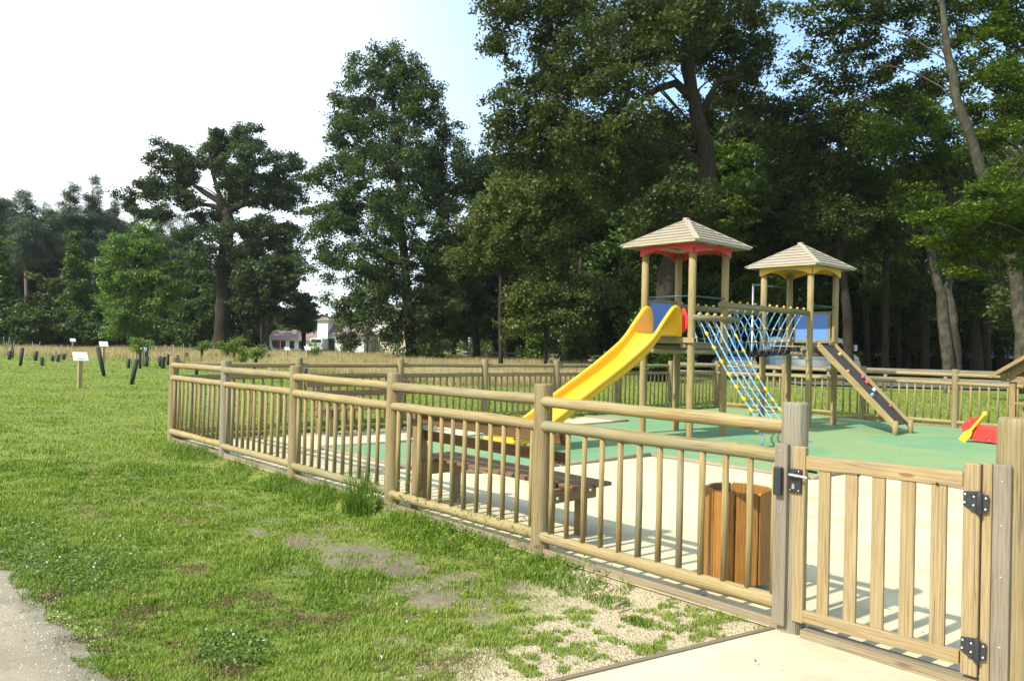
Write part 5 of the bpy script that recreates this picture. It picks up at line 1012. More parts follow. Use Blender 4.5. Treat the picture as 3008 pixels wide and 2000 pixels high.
# brown mossy blades, clover
X, Y = sample_wedge(260000, 2.75, 8, rng, 1.3, -.8, .1); ba, gr, mo, cl = masks(X, Y); u, v = uvof(X, Y); ok = is_lawn(u, v)
k = ok & (rng.uniform(size=len(X)) < mo*.85*(1-gr)); Xm, Ym = X[k], Y[k]; co, f = blades(Xm, Ym, ground_h(Xm, Ym), rng.uniform(.012,.035,len(Xm)), np.full(len(Xm), .0042), rng, 1.2)
me = arr_mesh('moss', co, f, {'rnd': ('FACE', rng.uniform(0,1,len(f)))}); me.materials.append(LF_MOSS); stuff(link('moss', me, None), 'brown moss and dry thatch patches in the lawn', 'moss')
X, Y = sample_wedge(200000, 2.75, 8, rng, 1.3, -.8, .1); ba, gr, mo, cl = masks(X, Y); u, v = uvof(X, Y); ok = is_lawn(u, v)
k = ok & (rng.uniform(size=len(X)) < sstep(.1,1,cl+.8*(fbm(X,Y,6,77,2)-.5))*.42); Xc, Yc = X[k], Y[k]; C = np.stack([Xc, Yc, ground_h(Xc, Yc)+rng.uniform(.015,.05,len(Xc))], 1); co, f = leaf_quads(C, .0155, rng, .95, .9)
me = arr_mesh('clover', co, f, {'rnd': ('FACE', rng.uniform(0,1,len(C)))}); me.materials.append(LF_CLOV); stuff(link('clover', me, None), 'dark clover patches beside the gravel lane', 'clover')
X, Y = sample_wedge(1100, 2.9, 26, rng, 1.2, -.72, -.05); u, v = uvof(X, Y); cw = fbm(X, Y, .8, 91, 2)+.25*masks(X, Y)[3]; k = is_lawn(u, v) & (rng.uniform(size=len(X)) < sstep(.58, .80, cw)*.55) & (u < -1.2); X, Y = X[k], Y[k]; ps = []
C = np.repeat(np.stack([X, Y, ground_h(X, Y)+.05], 1), 12, 0); C += rng.normal(size=C.shape)*.0030; co, f = leaf_quads(C, .0075, rng, .8, .2); me = arr_mesh('clover_flowers', co, f); me.materials.append(M_FLOW); stuff(link('clover_flowers', me, None), 'small white clover flowers dotted over the lawn', 'flowers')
# taller tufts and weeds along the fence
def tuft_set(name, label, spots_, mat, cat='grass'):
    cs, fs, ts = [], [], []; o = 0
    for (u, v, r, n, h, w, ln) in spots_:
        a = rng.uniform(0, 6.28, n); q = r*np.sqrt(rng.uniform(0, 1, n)); U = u+np.cos(a)*q*.55; V = v+np.sin(a)*q; X = F0[0]+BD[0]*U+FD[0]*V; Y = F0[1]+BD[1]*U+FD[1]*V
        co, f = blades(X, Y, ground_h(X, Y), h*rng.uniform(.25, 1.1, n)*(1-.55*q/r)*(.6+.8*vnoise(V, U, 7, 3)), np.full(n, w), rng, ln); cs.append(co); fs.append(f+o); o += len(co); ts.append(np.repeat(np.clip(rng.normal(.45, .2, n), 0, 1), 2))
    me = arr_mesh(name, np.concatenate(cs), np.concatenate(fs), {'rnd': ('FACE', np.concatenate(ts))}); me.materials.append(mat); o = link(name, me, None); return o
LF_TALL = LF_WEED
def one_tuft(label, u, v, r, n, h, w=.007, ln=.75, mat=None):
    o = tuft_set('grass_tuft', label, [(u, v, r, n, h, w, ln)], mat or LF_TALL); p = W(u, v); M = Matrix.Translation(-p); o.data.transform(M); o.location = p; tag(o, label, 'grass tuft', 'tall grass tufts along the front fence')
one_tuft('tallest grass tuft, left of the post in the middle of the front fence', -.14, 4.15, .24, 520, .62, .007, 1.0)
one_tuft('wide grass tuft left of the tallest one, by the bottom rail', -.16, 5.0, .38, 496, 0.20, .006, 1.3)
one_tuft('grass tuft at the foot of the third post from the left corner', -.16, 5.75, .42, 496, 0.22, .006, 1.3)
one_tuft('bright low grass tuft between the grey leaning post and its right neighbour', -.14, 6.9, .45, 416, 0.17, .006, 1.3)
one_tuft('dense grass tuft under the leftmost bay of the front fence', -.16, 8.3, .6, 720, 0.20, .006, 1.3)
one_tuft('grass tuft right of the middle post, before the kick board', -.22, 3.25, .30, 170, 0.13, .006, 1.3)
one_tuft('loose grass tuft halfway along the bay before the near bench', -.24, 2.65, .30, 170, 0.13, .006, 1.3)
one_tuft('grass tuft ending just left of the second post from the gate', -.24, 2.15, .26, 170, 0.13, .006, 1.3)
one_tuft('small tuft on the gravel right of the second post from the gate', -.25, 1.45, .28, 240, .11)
one_tuft('small isolated tuft on the gravel nearest the gate post', -.52, .62, .10, 170, .08)
one_tuft('grass tuft on the gravel before the bay next to the gate', -.32, 1.0, .18, 190, .10)
# trailing knotgrass: leafy stems at the foot of the fence
rngs = np.random.default_rng(33); C = []
for k in range(130):
    v0 = rngs.uniform(1.0, 3.75); u0 = -.12-rngs.uniform(0, .30); z = rngs.uniform(.06, .34)*(1 if v0 > 1.9 else .5); du, dv = rngs.normal(size=2)*.10
    for t in np.linspace(0, 1, 16): p = W(u0+du*t, v0+dv*t); C.append((p.x+rngs.normal()*.006, p.y+rngs.normal()*.006, -.05+z*math.sin(t*1.9)+.01))
C = np.array(C); co, f = leaf_quads(C, .026, rngs, .36, .4); me = arr_mesh('weeds', co, f, {'rnd': ('FACE', rngs.uniform(0, 1, len(C)))}); me.materials.append(LF_WEED); stuff(link('weeds', me, None), 'leafy weeds trailing along the foot of the front fence', 'weeds')
C = []
for k in range(520):
    u0 = rngs.uniform(.4, 13.2); v0 = 9.50-rngs.uniform(0, .35)*(1 if u0 < 8 else .3); z = rngs.uniform(.05, .28); du, dv = rngs.normal(size=2)*.05
    for t in np.linspace(0, 1, 12): p = W(u0+du*t, v0+dv*t); C.append((p.x+rngs.normal()*.01, p.y+rngs.normal()*.01, z*t))
C = np.array(C); co, f = leaf_quads(C, .055, rngs, .3, .3); me = arr_mesh('weeds', co, f, {'rnd': ('FACE', rngs.uniform(0, 1, len(C)))}); me.materials.append(LF_WEED); stuff(link('weeds', me, None), 'weeds growing inside along the foot of the far left fence', 'weeds')
# loose stones of the gravel patch and lane edge
def stones(name, label, n, area, s0, s1, seed):
    r = np.random.default_rng(seed); X, Y = area(n, r); k = rot = r.uniform(0, 6.28, len(X)); s = r.uniform(s0, s1, len(X))*r.uniform(.6, 1.1, len(X))
    base = np.array([[1,0,0],[0,1,0],[-1,0,0],[0,-1,0],[0,0,.75],[0,0,-.5]], float); J = base[None]*(1+r.uniform(-.3, .3, (len(X),6,1)))
    c, sn = np.cos(rot)[:,None], np.sin(rot)[:,None]; xx = J[:,:,0]*c-J[:,:,1]*.7*sn; yy = J[:,:,0]*sn+J[:,:,1]*.7*c; P = np.stack([xx, yy, J[:,:,2]], -1)*s[:,None,None]
    P[:,:,0] += X[:,None]; P[:,:,1] += Y[:,None]; P[:,:,2] += (ground_h(X, Y)+s*.3+(.010 if seed in (4, 14) else 0))[:,None]
    F = np.array([[0,1,4],[1,2,4],[2,3,4],[3,0,4],[1,0,5],[2,1,5],[3,2,5],[0,3,5]]); f = (np.arange(len(X))[:,None,None]*6+F[None]).reshape(-1,3)
    me = arr_mesh(name, P.reshape(-1,3), f, {'rnd': ('FACE', np.repeat(r.uniform(0, 1, len(X)), 8))}); me.materials.append(M_STONED if seed == 14 else M_STONE); return stuff(link(name, me, None), label, 'gravel')
M_STONED = leafmat('lane_grit', [(.13,.11,.08), (.22,.19,.14), (.32,.28,.21), (.40,.36,.28)], tr=0)
M_STONE = leafmat('pale_stone', [(.22,.17,.10), (.44,.36,.22), (.62,.55,.38), (.74,.68,.52)], tr=0)
def a1(n, r):
    X, Y = sample_wedge(n, 2.8, 6.5, r, 1.2, -.35, .45); u, v = uvof(X, Y); g = masks(X, Y)[1]; k = is_lawn(u, v) & (r.uniform(size=n) < g) & (u < -.07); return X[k], Y[k]
stones('gravel', 'loose cream gravel scattered before the gate and the fence', 110000, a1, .0016, .0048, 3)
def a2(n, r):
    u = r.uniform(-5, -2.75, n); v = r.uniform(.8, 5.5, n); k = r.uniform(size=n) < np.exp(-np.abs(u+2.98-np.maximum(0, v-3.6)*-.9)*2.2); u, v = u[k], v[k]; return F0[0]+BD[0]*u+FD[0]*v, F0[1]+BD[1]*u+FD[1]*v
stones('gravel', 'loose stones along the edge of the gravel lane', 30000, a2, .002, .006, 4)
# dead leaves on the sand and the rubber
r = np.random.default_rng(55); n = 1000; u = r.uniform(-1.2, 13, n); v = r.uniform(-1, 8, n); near = r.uniform(size=n) < np.where(u < 5, .35, .9); u, v = u[near], v[near]
C = np.stack([F0[0]+BD[0]*u+FD[0]*v, F0[1]+BD[1]*u+FD[1]*v, np.full(len(u), .028)], 1); co, f = leaf_quads(C, .022, r, .5, 2.5); me = arr_mesh('fallen_leaves', co, f); me.materials.append(M_LITTER); stuff(link('fallen_leaves', me, None), 'dead leaf crumbs scattered over sand and green rubber', 'leaves')
tw = MB(); tw.tube([(-.055,0,.012),(0,.004,.014),(.055,-.003,.012)], [.011,.012,.009], n=9, wob=.1); o = tw.build('bark_chunk', M_EDGE); p = gp(1820, 1780); o.location = (p[0], p[1], 0); o.rotation_euler = (0,0,.75); tag(o, 'small broken stick lying on the gravel before the fence', 'stick')
# dry meadow
MEAD = [(-62,62),(-37.2,57.5),(-23,53.3),(-13.1,40.4),(-6.4,33.6),(-2.6,28.6),(1.5,30),(4.2,34),(4.6,48),(1,64),(-8,80),(-30,98),(-80,104)]
def in_poly(X, Y, poly):
    c = np.zeros(len(X), bool); j = len(poly)-1
    for i in range(len(poly)):
        xi, yi = poly[i]; xj, yj = poly[j]; c ^= ((yi > Y) != (yj > Y)) & (X < (xj-xi)*(Y-yi)/(yj-yi+1e-9)+xi); j = i
    return c
r = np.random.default_rng(66); X, Y = sample_wedge(420000, 27, 104, r, 1.6, -.80, .2); ed = (vnoise(X, Y, .5, 5)-.5)*2.2; k = in_poly(X+ed, Y+ed, MEAD); X, Y = X[k], Y[k]; hgt = .50*(.55+.8*fbm(X, Y, .45, 7, 3))*np.where(Y < 45, .9, 1.25)
co, f = blades(X, Y, ground_h(X, Y), hgt*r.uniform(.5, 1.2, len(X)), .0065*(Y/27)**.8+.006, r, .5); gt = np.where(r.uniform(size=len(X)) < .14, 0, .35)+.45*fbm(X, Y, .3, 9, 3)+r.normal(size=len(X))*.14
me = arr_mesh('dry_grass', co, f, {'rnd': ('FACE', np.repeat(np.clip(gt, 0, 1), 2))}); me.materials.append(LF_DRY); stuff(link('dry_grass', me, None), 'tall dry straw coloured meadow grass behind the playground', 'meadow grass')

# ------------------------------------------------------------------ information signs and tree guards in the meadow
def sign(lab, x, y, H, w=.30, wt=.40, face=.6, sc=1):
    p = gp(x, y); z = float(ground_h(p[0], p[1])); root = thing('information_sign', lab, 'sign', (p[0], p[1], z), face, 'lectern signs in the meadow')
    mb = MB(); mb.box(-.055*sc,.055*sc,-.055*sc,.055*sc,-.1,H-.17*sc,(0,0,1)); mb.build('post', M_SIGNP, root, bevel=.008)
    mb = MB(); mb.plate([(-wt/2*sc,-.16*sc),(wt/2*sc,-.16*sc),(wt/2*sc,.16*sc),(-wt/2*sc,.16*sc)], (0,0,H-.10*sc), (1,0,0), (0,.62,.78), .018); mb.build('panel', M_WHITE, root, bevel=.004)
    mb = MB(); mb.box(-.09*sc,.09*sc,-.07*sc,.07*sc,H-.20*sc,H-.155*sc); mb.build('bracket', M_BARKD, root)
sign('nearest white topped lectern sign on a yellow wood post in the left lawn', 234, 1133, 1.04, face=.75); sign('lectern sign standing right of a leaning tree guard, second from the left in the lawn', 303, 1075, 1.28, face=.75)
sign('far small lectern sign at the left, before the dark bushes', 213, 1040, 1.30, face=.75); sign('lectern sign partly behind a dark tree guard under the sapling', 400, 1056, 1.15, wt=.40, face=.75); sign('lectern sign right of the sapling with the dark guard', 419, 1073, 1.05, wt=.40, face=.75)
sign('small lectern sign before the hedge of the long white house', 843, 1062, 1.0, wt=.40, face=.75); sign('lectern sign in the dry meadow left of the white tower house', 902, 1070, 1.15, wt=.40, face=.75)
GUARDS = [(59,1072,1018,-6,0,0),(28,1057,1030,0,0,1),(36,1052,1012,0,0,0),(17,1040,1008,0,0,1),(104,1060,1032,4,0,1),(125,1071,1045,-3,0,1),(155,1061,1045,-3,0,1),(170,1062,1040,4,0,1),(187,1057,1038,2,0,1),(307,1102,1017,-22,0,0),(386,1124,1050,14,0,0),(378,1077,1050,0,0,1),(412,1078,1024,-4,2,0),(428,1073,1022,4,0,1),(432,1074,1045,-3,0,1),(480,1078,1044,3,0,1),(471,1074,1043,-2,0,1),(494,1070,1038,-2,0,1),(520,1076,1040,3,0,1),(547,1064,1036,2,0,1),(592,1064,1027,0,2,0),(636,1064,1040,0,0,1),(668,1066,1032,0,2,0),(686,1068,1030,2,2,0),(578,1098,1060,-3,0,0),(743,1095,1045,6,1,0),(710,1070,1040,0,0,1),(712,1080,1055,0,2,0),(790,1070,1040,0,0,1),(897,1108,1078,0,0,0)]
words = ['farthest left','second','third','fourth','fifth','sixth','seventh','eighth','ninth','tenth','eleventh','twelfth','thirteenth','fourteenth','fifteenth','sixteenth','seventeenth','eighteenth','nineteenth','twentieth','twenty first','twenty second','twenty third','twenty fourth','twenty fifth','twenty sixth','twenty seventh','twenty eighth','twenty ninth','thirtieth']
go = sorted(range(len(GUARDS)), key=lambda i: GUARDS[i][0]); gr_ = {k: j for j, k in enumerate(go)}
for i, (x, y, yt, dx, sap, stk) in enumerate(GUARDS):
    p = gp(x, y); D = p[1]; H = (y-yt)/FPX*D; r = .060+.0005*D*(1 if i not in (9,10,12,25) else 1.2); lx = -dx/FPX*D if i != 10 else dx/FPX*D; lx = {9: -22/FPX*D, 10: 14/FPX*D, 0: 6/FPX*D, 25: 10/FPX*D}.get(i, dx/FPX*D*.5)
    z = float(ground_h(p[0], p[1])); sp_ = ' with a leafy sapling' if sap else (' with thin stakes' if stk else '')
    root = thing('tree_guard', 'dark green tree guard%s in the meadow, %s from the left' % (sp_, words[gr_[i]]), 'tree guard', (p[0], p[1], z), 0, 'tree guards in the meadow'); random.seed(i)
    mb = MB(); mb.tube([(0,0,-.02),(lx*.5,0,H*.5),(lx,0,H)], [r*.8,r,r*1.05], n=10, wob=.06); mb.build('guard_tube', M_TUBE, root)
    if stk:
        for s in (-1, 1): mb = MB(); mb.tube([(s*.10,.03,0),(s*.22,.03,H+.55)], .009+.00018*D, n=6); mb.build('stake', M_STAKE, root)
    if sap:
        mb = MB(); mb.tube([(lx,0,H*.6),(lx*1.05,0,H+.5)], [.015,.01], n=6); mb.build('stem', M_STAKE, root)
        rr = {1:.20, 2:.42, 3:.62}[sap]; rg = np.random.default_rng(500+i); es = [(lx+rg.normal()*rr*.3, rg.normal()*rr*.2, H+rr*.75*q, rr*.55, rr*.55, rr*.36) for q in (.35, .9, 1.4)]
        me, _ = crown_mesh('foliage', es, .14 if sap > 1 else .12, rg, .7, .30, .20, 8, .1, LF_SAP, .5, .6, .7); link('foliage', me, None, root)
# fern like saplings before the house and in the meadow
for i, (x, y, top, w, lab) in enumerate([(690,1060,985,60,'leafy sapling with bright vine like leaves left of the long house'),(765,1062,1018,34,'low leafy sapling before the long white house'),(922,1062,1000,26,'sapling with fine leaves before the white tower house'),(1020,1050,1010,36,'shrubby sapling before the tower house right part'),(410,1050,985,50,'low shrub under the light green tree')]):
    p = gp(x, y); D = p[1]; kx = D/FPX; z = float(ground_h(p[0], p[1])); root = thing('sapling', lab, 'sapling', (p[0], p[1], z), 0, 'young plants in the meadow'); rg = np.random.default_rng(600+i)
    h = (y-top)*kx; me, _ = crown_mesh('foliage', [(0,0,h*.72,w*.5*kx,w*.4*kx,h*.28),(w*.2*kx,0,h*.45,w*.45*kx,w*.3*kx,h*.22),(-w*.25*kx,0,h*.4,w*.3*kx,w*.3*kx,h*.2)], .13, rg, .8, .35, .26, 10, .1, LF_SAP if i < 2 else LF_LIT, .5, .6, .7); link('foliage', me, None, root)
    mb = MB(); mb.tube([(0,0,0),(0,0,h*.8)], [.03,.01], n=6); mb.build('stem', M_BARKD, root)

# ------------------------------------------------------------------ plank fences by the road
def plank_fence(lab, a, b, n, H=.92):
    a, b = Vector((*a, 0)), Vector((*b, 0)); root = thing('plank_fence', lab, 'fence', a, 0, 'low plank fences beyond the playground'); d = b-a
    for i in range(n+1): p = d*(i/n); mb = MB(); mb.tube([p+Vector((0,0,-.1)), p+Vector((0,0,H))], .07, n=8); mb.build('post', M_FARF, root)
    nn = d.normalized().cross(Vector((0,0,1)))*-.09
    for z in (H-.08, H-.42): mb = MB(); mb.beam(nn*-1+Vector((0,0,z)) , d-nn+Vector((0,0,z)), .035, .17); mb.build('plank', M_FARF, root)
plank_fence('old plank fence along the road behind the towers and the ramp', (7.3,35.5), (33,24.5), 13)
plank_fence('distant plank fence edging the dry meadow left of the slide', (-9,78), (9.5,56), 12, .95)
# ------------------------------------------------------------------ vehicles
M_VWHITE = plain('vehicle_white_paint', (.62,.64,.66), .3, var=.03, coat=.4); M_VBLUE = plain('pale_blue_paint_and_sky_reflection', (.25,.48,.62), .3, coat=.4); M_GLASS = plain('dark_vehicle_glass', (.015,.02,.022), .08, coat=.8); M_TYRE = plain('tyre_rubber', (.02,.02,.02), .8); M_TEXT = plain('dark_green_lettering', (.03,.09,.07), .5); M_TAIL = plain('tail_light_red', (.4,.02,.02), .3)
def text_part(name, body, size, loc, rot, mat, parent, shear=.25):
    cu = bpy.data.curves.new(name, 'FONT'); cu.body = body; cu.size = size; cu.shear = shear; cu.extrude = .004; cu.offset = .012; tmp = bpy.data.objects.new('tmp', cu); COL.objects.link(tmp); me = bpy.data.meshes.new_from_object(tmp); bpy.data.objects.remove(tmp)
    me.materials.clear(); me.materials.append(mat); o = bpy.data.objects.new(name, me); COL.objects.link(o); o.parent = parent; o.location = loc; o.rotation_euler = rot; return o
def wheel(root, x, y, r=.34):
    mb = MB(); mb.tube([(x,y-.11,r),(x,y+.11,r)], r, n=20); w = mb.build('wheel', M_TYRE, root, bevel=.03); mb = MB(); mb.tube([(x,y-.125,r),(x,y-.10,r)], r*.55, n=14); mb.build('rim', M_METAL, w)
# minibus, broadside, front to the right
Yv = 46; A = at(2262, 1040, Yv); B = at(2528, 1040, Yv); Lv = B[0]-A[0]; root = thing('minibus', 'white minibus with dark lettering parked behind the right tower', 'minibus', (A[0], Yv, .08)); Hh = 2.30
P = [(0,.38),(0,2.12),(.08,2.26),(.3,Hh),(Lv-1.25,Hh),(Lv-1.0,2.22),(Lv-.45,1.45),(Lv-.08,1.18),(Lv,.85),(Lv,.38)]
mb = MB(); mb.plate(P, (0,.95,0), (1,0,0), (0,0,1), 1.9); bd_ = mb.build('body', M_VWHITE, root, bevel=.05)
for x0, x1 in ((.25,1.25),(1.33,2.35),(2.43,3.4)):
    if x1 < Lv-1.4: mb = MB(); mb.plate([(x0,1.42),(x1,1.42),(x1,2.02),(x0,2.02)], (0,-.012,0), (1,0,0), (0,0,1), .02); mb.build('window', M_GLASS, root, bevel=.006)
mb = MB(); mb.plate([(Lv-1.65,1.32),(Lv-.72,1.32),(Lv-1.12,2.02),(Lv-1.65,2.02)], (0,-.012,0), (1,0,0), (0,0,1), .02); mb.build('window', M_GLASS, root)
mb = MB(); mb.hexa([(Lv-.98,.12,2.20),(Lv-.98,1.78,2.20),(Lv-.45,1.78,1.47),(Lv-.45,.12,1.47),(Lv-.94,.12,2.24),(Lv-.94,1.78,2.24),(Lv-.41,1.78,1.50),(Lv-.41,.12,1.50)], (1,0,0)); mb.build('windscreen', M_GLASS, root)
for x in (1.0, Lv-1.0): wheel(root, x, .06); wheel(root, x, 1.84)
for z, nm in ((.62,'trim_line'),(1.02,'trim_line')): mb = MB(); mb.box(.02,Lv-.02,-.014,-.004,z,z+.02); mb.build(nm, M_TYRE, root)
for x in (Lv-1.72, Lv-.75): mb = MB(); mb.box(x,x+.02,-.013,-.002,.62,1.4); mb.build('door_seam', M_TYRE, root)
text_part('lettering', 'RD', .30, (1.62,-.016,1.08), (math.pi/2,0,0), M_TEXT, root)
mb = MB(); 
for q in range(7): a = 1.0+q*.42; c = Vector((.95+.0, -.016, 1.15)); d = Vector((math.cos(a),0,math.sin(a))); mb.beam(c+d*.10, c+d*.20, .008, .035, (0,1,0))
mb.build('emblem', M_TEXT, root)
mb = MB(); mb.plate([(0,.40),(.48,.40),(.30,.8),(.28,1.30),(.16,1.36),(0,1.36)], (.02,-.015,0), (1,0,0), (0,0,1), .01); mb.build('blue_swoosh', M_VBLUE, root)
mb = MB(); mb.box(Lv-.45,Lv-.30,-.28,-.06,1.55,1.92); mb.build('side_mirror', M_VWHITE, root, bevel=.04)
# small car, nose on, left of it
Yc = 45; A = at(2183, 1060, Yc); root = thing('parked_car', 'white car seen nose on through the rope net, sky reflection painted on its windscreen', 'car', (A[0], Yc, .08))
mb = MB(); mb.plate([(-.82,.22),(.82,.22),(.86,.5),(.84,.78),(.70,.92),(-.70,.92),(-.84,.78),(-.86,.5)], (0,1.9,0), (1,0,0), (0,0,1), 3.8); mb.build('body', M_VWHITE, root, bevel=.08)
mb = MB(); mb.hexa([(-.76,.9,.90),(.76,.9,.90),(.74,3.4,.90),(-.74,3.4,.90),(-.56,1.7,1.42),(.56,1.7,1.42),(.56,3.0,1.42),(-.56,3.0,1.42)], (1,0,0)); mb.build('cabin', M_VWHITE, root, bevel=.04)
mb = MB(); mb.hexa([(-.68,.86,.95),(.68,.86,.95),(.68,.90,.95),(-.68,.90,.95),(-.52,1.58,1.38),(.52,1.58,1.38),(.52,1.64,1.38),(-.52,1.64,1.38)], (1,0,0)); mb.build('windscreen', M_VBLUE, root)  # mirrored sky put into the glass as a flat pale blue colour
for sx in (-.25,.25):
    mb = MB(); mb.tube([(sx+.24*math.cos(t), .84+.7*max(0,math.sin(t))*.45-.02, .99+.20*math.sin(t)) for t in np.linspace(.2, 2.9, 9)], .018, n=6); mb.build('wiper_arc', M_WHITE, root)
mb = MB(); mb.box(-.5,.5,-.03,.0,.56,.70); mb.build('grille', M_TYRE, root)
for sx in (-.64, .64): mb = MB(); mb.box(sx-.13,sx+.13,-.03,.0,.60,.74); mb.build('headlight', M_ALU, root, bevel=.02)
for sx in (-.74, .74): 
    for sy in (.75, 3.1): mb = MB(); mb.tube([(sx-.1,sy,.29),(sx+.1,sy,.29)], .29, n=16); mb.build('wheel', M_TYRE, root)
# ------------------------------------------------------------------ farm house and tower house at the left
M_WALL = plain('lime_washed_wall', (.80,.78,.73), .9, var=.08, scale=.8); M_CREAM = plain('cream_wall', (.55,.47,.33), .9, var=.1, scale=1); M_TILE = plain('red_brown_roof_tiles', (.23,.15,.125), .85, var=.3, scale=2); M_SHUT = plain('red_shutter', (.25,.03,.035), .6); M_WIN = plain('dark_window', (.03,.03,.035), .2)
Yh = 118
def hx(x): return at(x, 1000, Yh)[0]
def hz(y, x=900): return at(x, y, Yh)[2]
root = thing('long_house', 'long low white house with red brown tiled roof at the left', 'house', (hx(880), Yh, 0)); ox = hx(880)
x0, x1 = hx(790)-ox, hx(946)-ox; ze = hz(998); zr = hz(972)
mb = MB(); mb.box(x0,x1,0,7,-.3,ze); mb.build('wall', M_WALL, root)
mb = MB(); mb.hexa([(x0-.3,-.4,ze-.05),(x1,-.4,ze-.05),(x1,7.4,ze-.05),(x0-.3,7.4,ze-.05),(x0-.3,3.3,zr),(x1,3.3,zr),(x1,3.7,zr),(x0-.3,3.7,zr)], (1,0,0)); rf = mb.build('roof', M_TILE, root)
for xx in (852, 931): mb = MB(); q = hx(xx)-ox; mb.box(q-.25,q+.25,2.0,2.6,zr-.7,zr+.15); mb.build('chimney', M_WALL, rf, bevel=.03)
for xx in (806, 832, 858, 885, 915):
    q = hx(xx)-ox; mb = MB(); mb.box(q-.35,q+.35,-.04,.02,.4,1.5); w = mb.build('window', M_WIN, root)
    if xx in (806,): mb = MB(); mb.box(q+.38,q+.85,-.07,-.01,.3,1.55); mb.build('shutter', M_SHUT, w)
root = thing('tower_house', 'white house with a stubby tower and low gables behind the conical tree', 'house', (hx(968), Yh-3, 0)); Yh2 = Yh-3; ox = hx(968)
xa, xb = hx(946)-ox, hx(976)-ox; zt = hz(943, 960); mb = MB(); mb.box(xa,xb,0,3.4,-.3,zt); mb.build('tower_wall', M_WALL, root)
mb = MB(); mb.hexa([(xa-.3,-.3,zt),(xb+.3,-.3,zt),(xb+.3,3.7,zt),(xa-.3,3.7,zt),((xa+xb)/2-.2,1.6,zt+.55),((xa+xb)/2+.2,1.6,zt+.55),((xa+xb)/2+.2,1.8,zt+.55),((xa+xb)/2-.2,1.8,zt+.55)], (1,0,0)); mb.build('tower_roof', M_TILE, root)
xc = hx(1078)-ox; zg = hz(978, 1000); zp = hz(960, 1000); mb = MB(); mb.box(xb,xc,.6,8,-.3,zg-.2); mb.build('wall', M_WALL, root)
mb = MB(); mb.hexa([(xb-.2,.2,zg-.2),(xc+.3,.2,zg-.2),(xc+.3,8.4,zg-.2),(xb-.2,8.4,zg-.2),(xb-.2,4.2,zp+.6),(xc+.3,4.2,zp+.6),(xc+.3,4.4,zp+.6),(xb-.2,4.4,zp+.6)], (1,0,0)); mb.build('roof', M_TILE, root)
mb = MB(); q = hx(985)-ox; mb.box(q-.45,q+.45,.54,.62,0,2.0); mb.build('door', M_WIN, root)
root = thing('cream_house', 'cream house with white upper wall and red cornice behind the conical tree', 'house', (hx(1120), Yh, 0)); ox = hx(1120); zc = hz(985, 1120); zu = hz(948, 1120)
x0, x1 = hx(1082)-ox, hx(1210)-ox; mb = MB(); mb.box(x0,x1,0,8,-.3,zc); mb.build('wall', M_CREAM, root); mb = MB(); mb.box(x0+.3,x1-.2,.2,7.5,zc+.2,zu); mb.build('upper_wall', M_WALL, root)
mb = MB(); mb.box(x0-.2,x1+.2,-.3,8.3,zc,zc+.2); mb.build('cornice', M_SHUT, root); mb = MB(); mb.hexa([(x0,0,zu),(x1,0,zu),(x1,8,zu),(x0,8,zu),(x0,3.8,zu+1.0),(x1,3.8,zu+1.0),(x1,4.2,zu+1.0),(x0,4.2,zu+1.0)], (1,0,0)); mb.build('roof', M_TILE, root)
for k in range(5): q = hx(1094+k*5)-ox; mb = MB(); mb.box(q-.06,q+.06,-.05,.0,.2,2.1); mb.build('slot_window', M_WIN, root)
root = thing('white_van', 'white van parked before the stubby tower, rear with red light', 'van', (hx(958), 112, 0))
mb = MB(); mb.box(-.95,.95,0,4.6,.35,2.0); mb.build('body', M_VWHITE, root, bevel=.12); mb = MB(); mb.box(-.7,.7,-.03,.02,1.35,1.8); mb.build('rear_window', M_WIN, root, bevel=.03)
for sx in (-.85,.85): mb = MB(); mb.box(sx-.07,sx+.07,-.04,.03,.8,1.25); mb.build('tail_light', M_TAIL, root)
for sx in (-.8,.8):
    for sy in (.9, 3.7): mb = MB(); mb.tube([(sx-.1,sy,.33),(sx+.1,sy,.33)], .33, n=14); mb.build('wheel', M_TYRE, root)
# small far things at the right: white car, house and gable beyond the hedge
Yr = 95
def rx(x): return at(x, 1040, Yr)[0]
def rz(y, x): return at(x, y, Yr)[2]
root = thing('far_house', 'white house with a purple grey roof far behind the hedge at the right', 'house', (rx(2950), Yr, 0)); ox = rx(2950); x0, x1 = rx(2910)-ox, rx(3060)-ox
mb = MB(); mb.box(x0,x1,0,8,0,rz(1046,2950)); mb.build('wall', M_WALL, root); mb = MB(); z = rz(1046,2950); mb.hexa([(x0-.4,-.5,z),(x1+.4,-.5,z),(x1+.4,8.5,z),(x0-.4,8.5,z),(x0+.4,3.9,z+1.6),(x1-.4,3.9,z+1.6),(x1-.4,4.1,z+1.6),(x0+.4,4.1,z+1.6)], (1,0,0)); mb.build('roof', plain('purple_grey_tiles', (.10,.08,.11), .8), root)
mb = MB(); q = rx(2921)-ox; mb.box(q-.3,q+.3,-.05,.0,.6,rz(1052,2950)); mb.build('window', M_WIN, root)
root = thing('low_shed', 'low white shed with a shallow tiled roof beyond the hedge at the right', 'shed', (rx(2750), Yr, 0)); ox = rx(2750); z = rz(1056,2750); x0, x1 = rx(2728)-ox, rx(2775)-ox
mb = MB(); mb.box(x0,x1,0,5,0,z); mb.build('wall', M_WALL, root); mb = MB(); mb.hexa([(x0-1,-.5,z),(x1+.4,-.5,z),(x1+.4,5.5,z),(x0-1,5.5,z),(x1-1,2.4,z+.6),(x1+.3,2.4,z+.6),(x1+.3,2.6,z+.6),(x1-1,2.6,z+.6)], (1,0,0)); mb.build('roof', M_TILE, root)
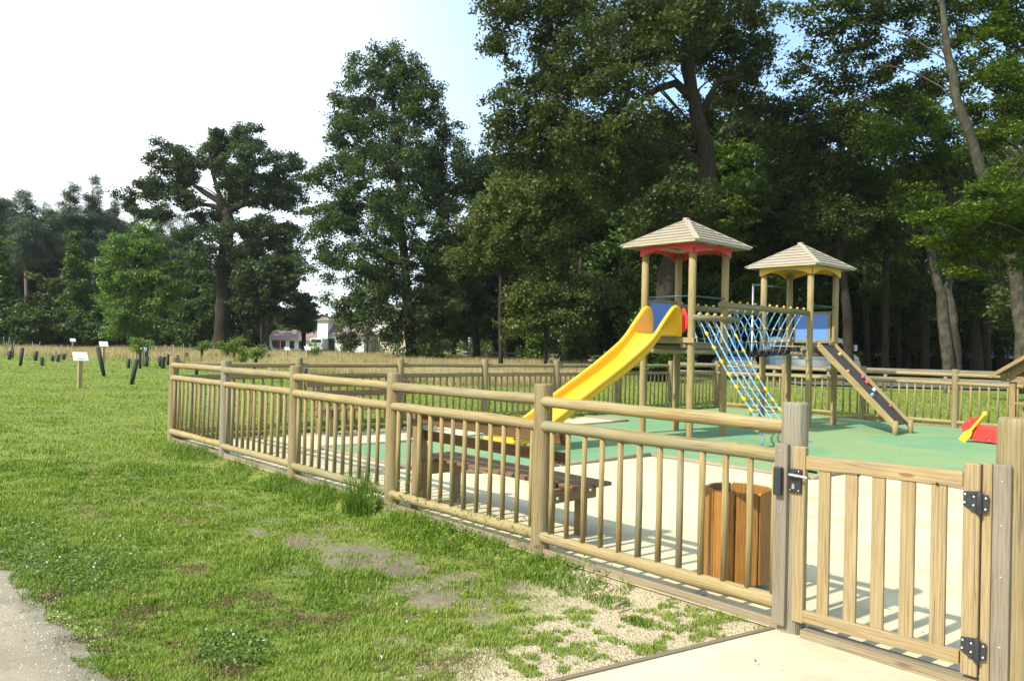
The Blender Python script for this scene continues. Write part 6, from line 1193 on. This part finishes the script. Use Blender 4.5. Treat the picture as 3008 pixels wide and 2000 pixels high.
# lamp post, sports goal and white marker beyond the meadow
p = base_at(1472, 82); root = thing('lamp_post', 'slim green lamp post with a curved arm in the far park', 'street lamp', p)
hpl = at(1475, 950, 82)[2]; mb = MB(); mb.tube([(0,0,0),(0,0,hpl)], [.10,.06], n=8); mb.build('pole', plain('green_lamp_paint', (.06,.14,.11), .5), root)
mb = MB(); mb.tube([(0,0,hpl-.3),(.25,0,hpl-.05),(.6,0,hpl-.02),(.8,0,hpl-.15)], .045, n=8); mb.tube([(.8,0,hpl-.15),(.8,0,hpl-.55)], [.10,.20], n=10); mb.build('arm_and_lamp', MATS['green_lamp_paint'], root)
p = base_at(1620, 84); root = thing('goal_frame', 'low white goal frame standing far off under the trees', 'goal', p)
hg = at(1620, 1031, 84)[2]; mb = MB(); mb.tube([(-.55,0,0),(-.55,0,hg),(1.1,0,hg),(1.1,0,0)], .05, n=8); mb.build('frame', M_WHITE, root)
p = base_at(1647, 62); root = thing('bollard', 'white and blue marker standing by the distant plank fence', 'bollard', p); mb = MB(); mb.tube([(0,0,0),(0,0,.75)], [.11,.09], n=10); mb.build('base', M_WHITE, root); mb = MB(); mb.tube([(0,0,.75),(0,0,1.05)], [.07,.05], n=10); mb.build('cap', M_VBLUE, root)


def a3(n, r):
    u = r.uniform(-5.5, -2.95, n); v = r.uniform(.6, 4.2, n); return F0[0]+BD[0]*u+FD[0]*v, F0[1]+BD[1]*u+FD[1]*v
stones('gravel', 'grit and small stones covering the gravel lane', 30000, a3, .0015, .0048, 14)

# ------------------------------------------------------------------ thin haze, added to lift the dark tones of the far trees
mh = bpy.data.materials.new('shadow_lift_haze'); mh.use_nodes = True; nh = mh.node_tree; nh.nodes.clear(); oh = nh.nodes.new('ShaderNodeOutputMaterial'); vh = nh.nodes.new('ShaderNodeVolumePrincipled')
vh.inputs['Color'].default_value = (.90,.95,1,1); vh.inputs['Density'].default_value = .00016; vh.inputs['Anisotropy'].default_value = .1; nh.links.new(vh.outputs[0], oh.inputs['Volume'])
MB().box(-860,860,-110,1100,-1.5,40).build('haze', mh); stuff(bpy.data.objects['haze'], 'thin pale haze added over the meadow and wood to lift their shadows', 'haze')
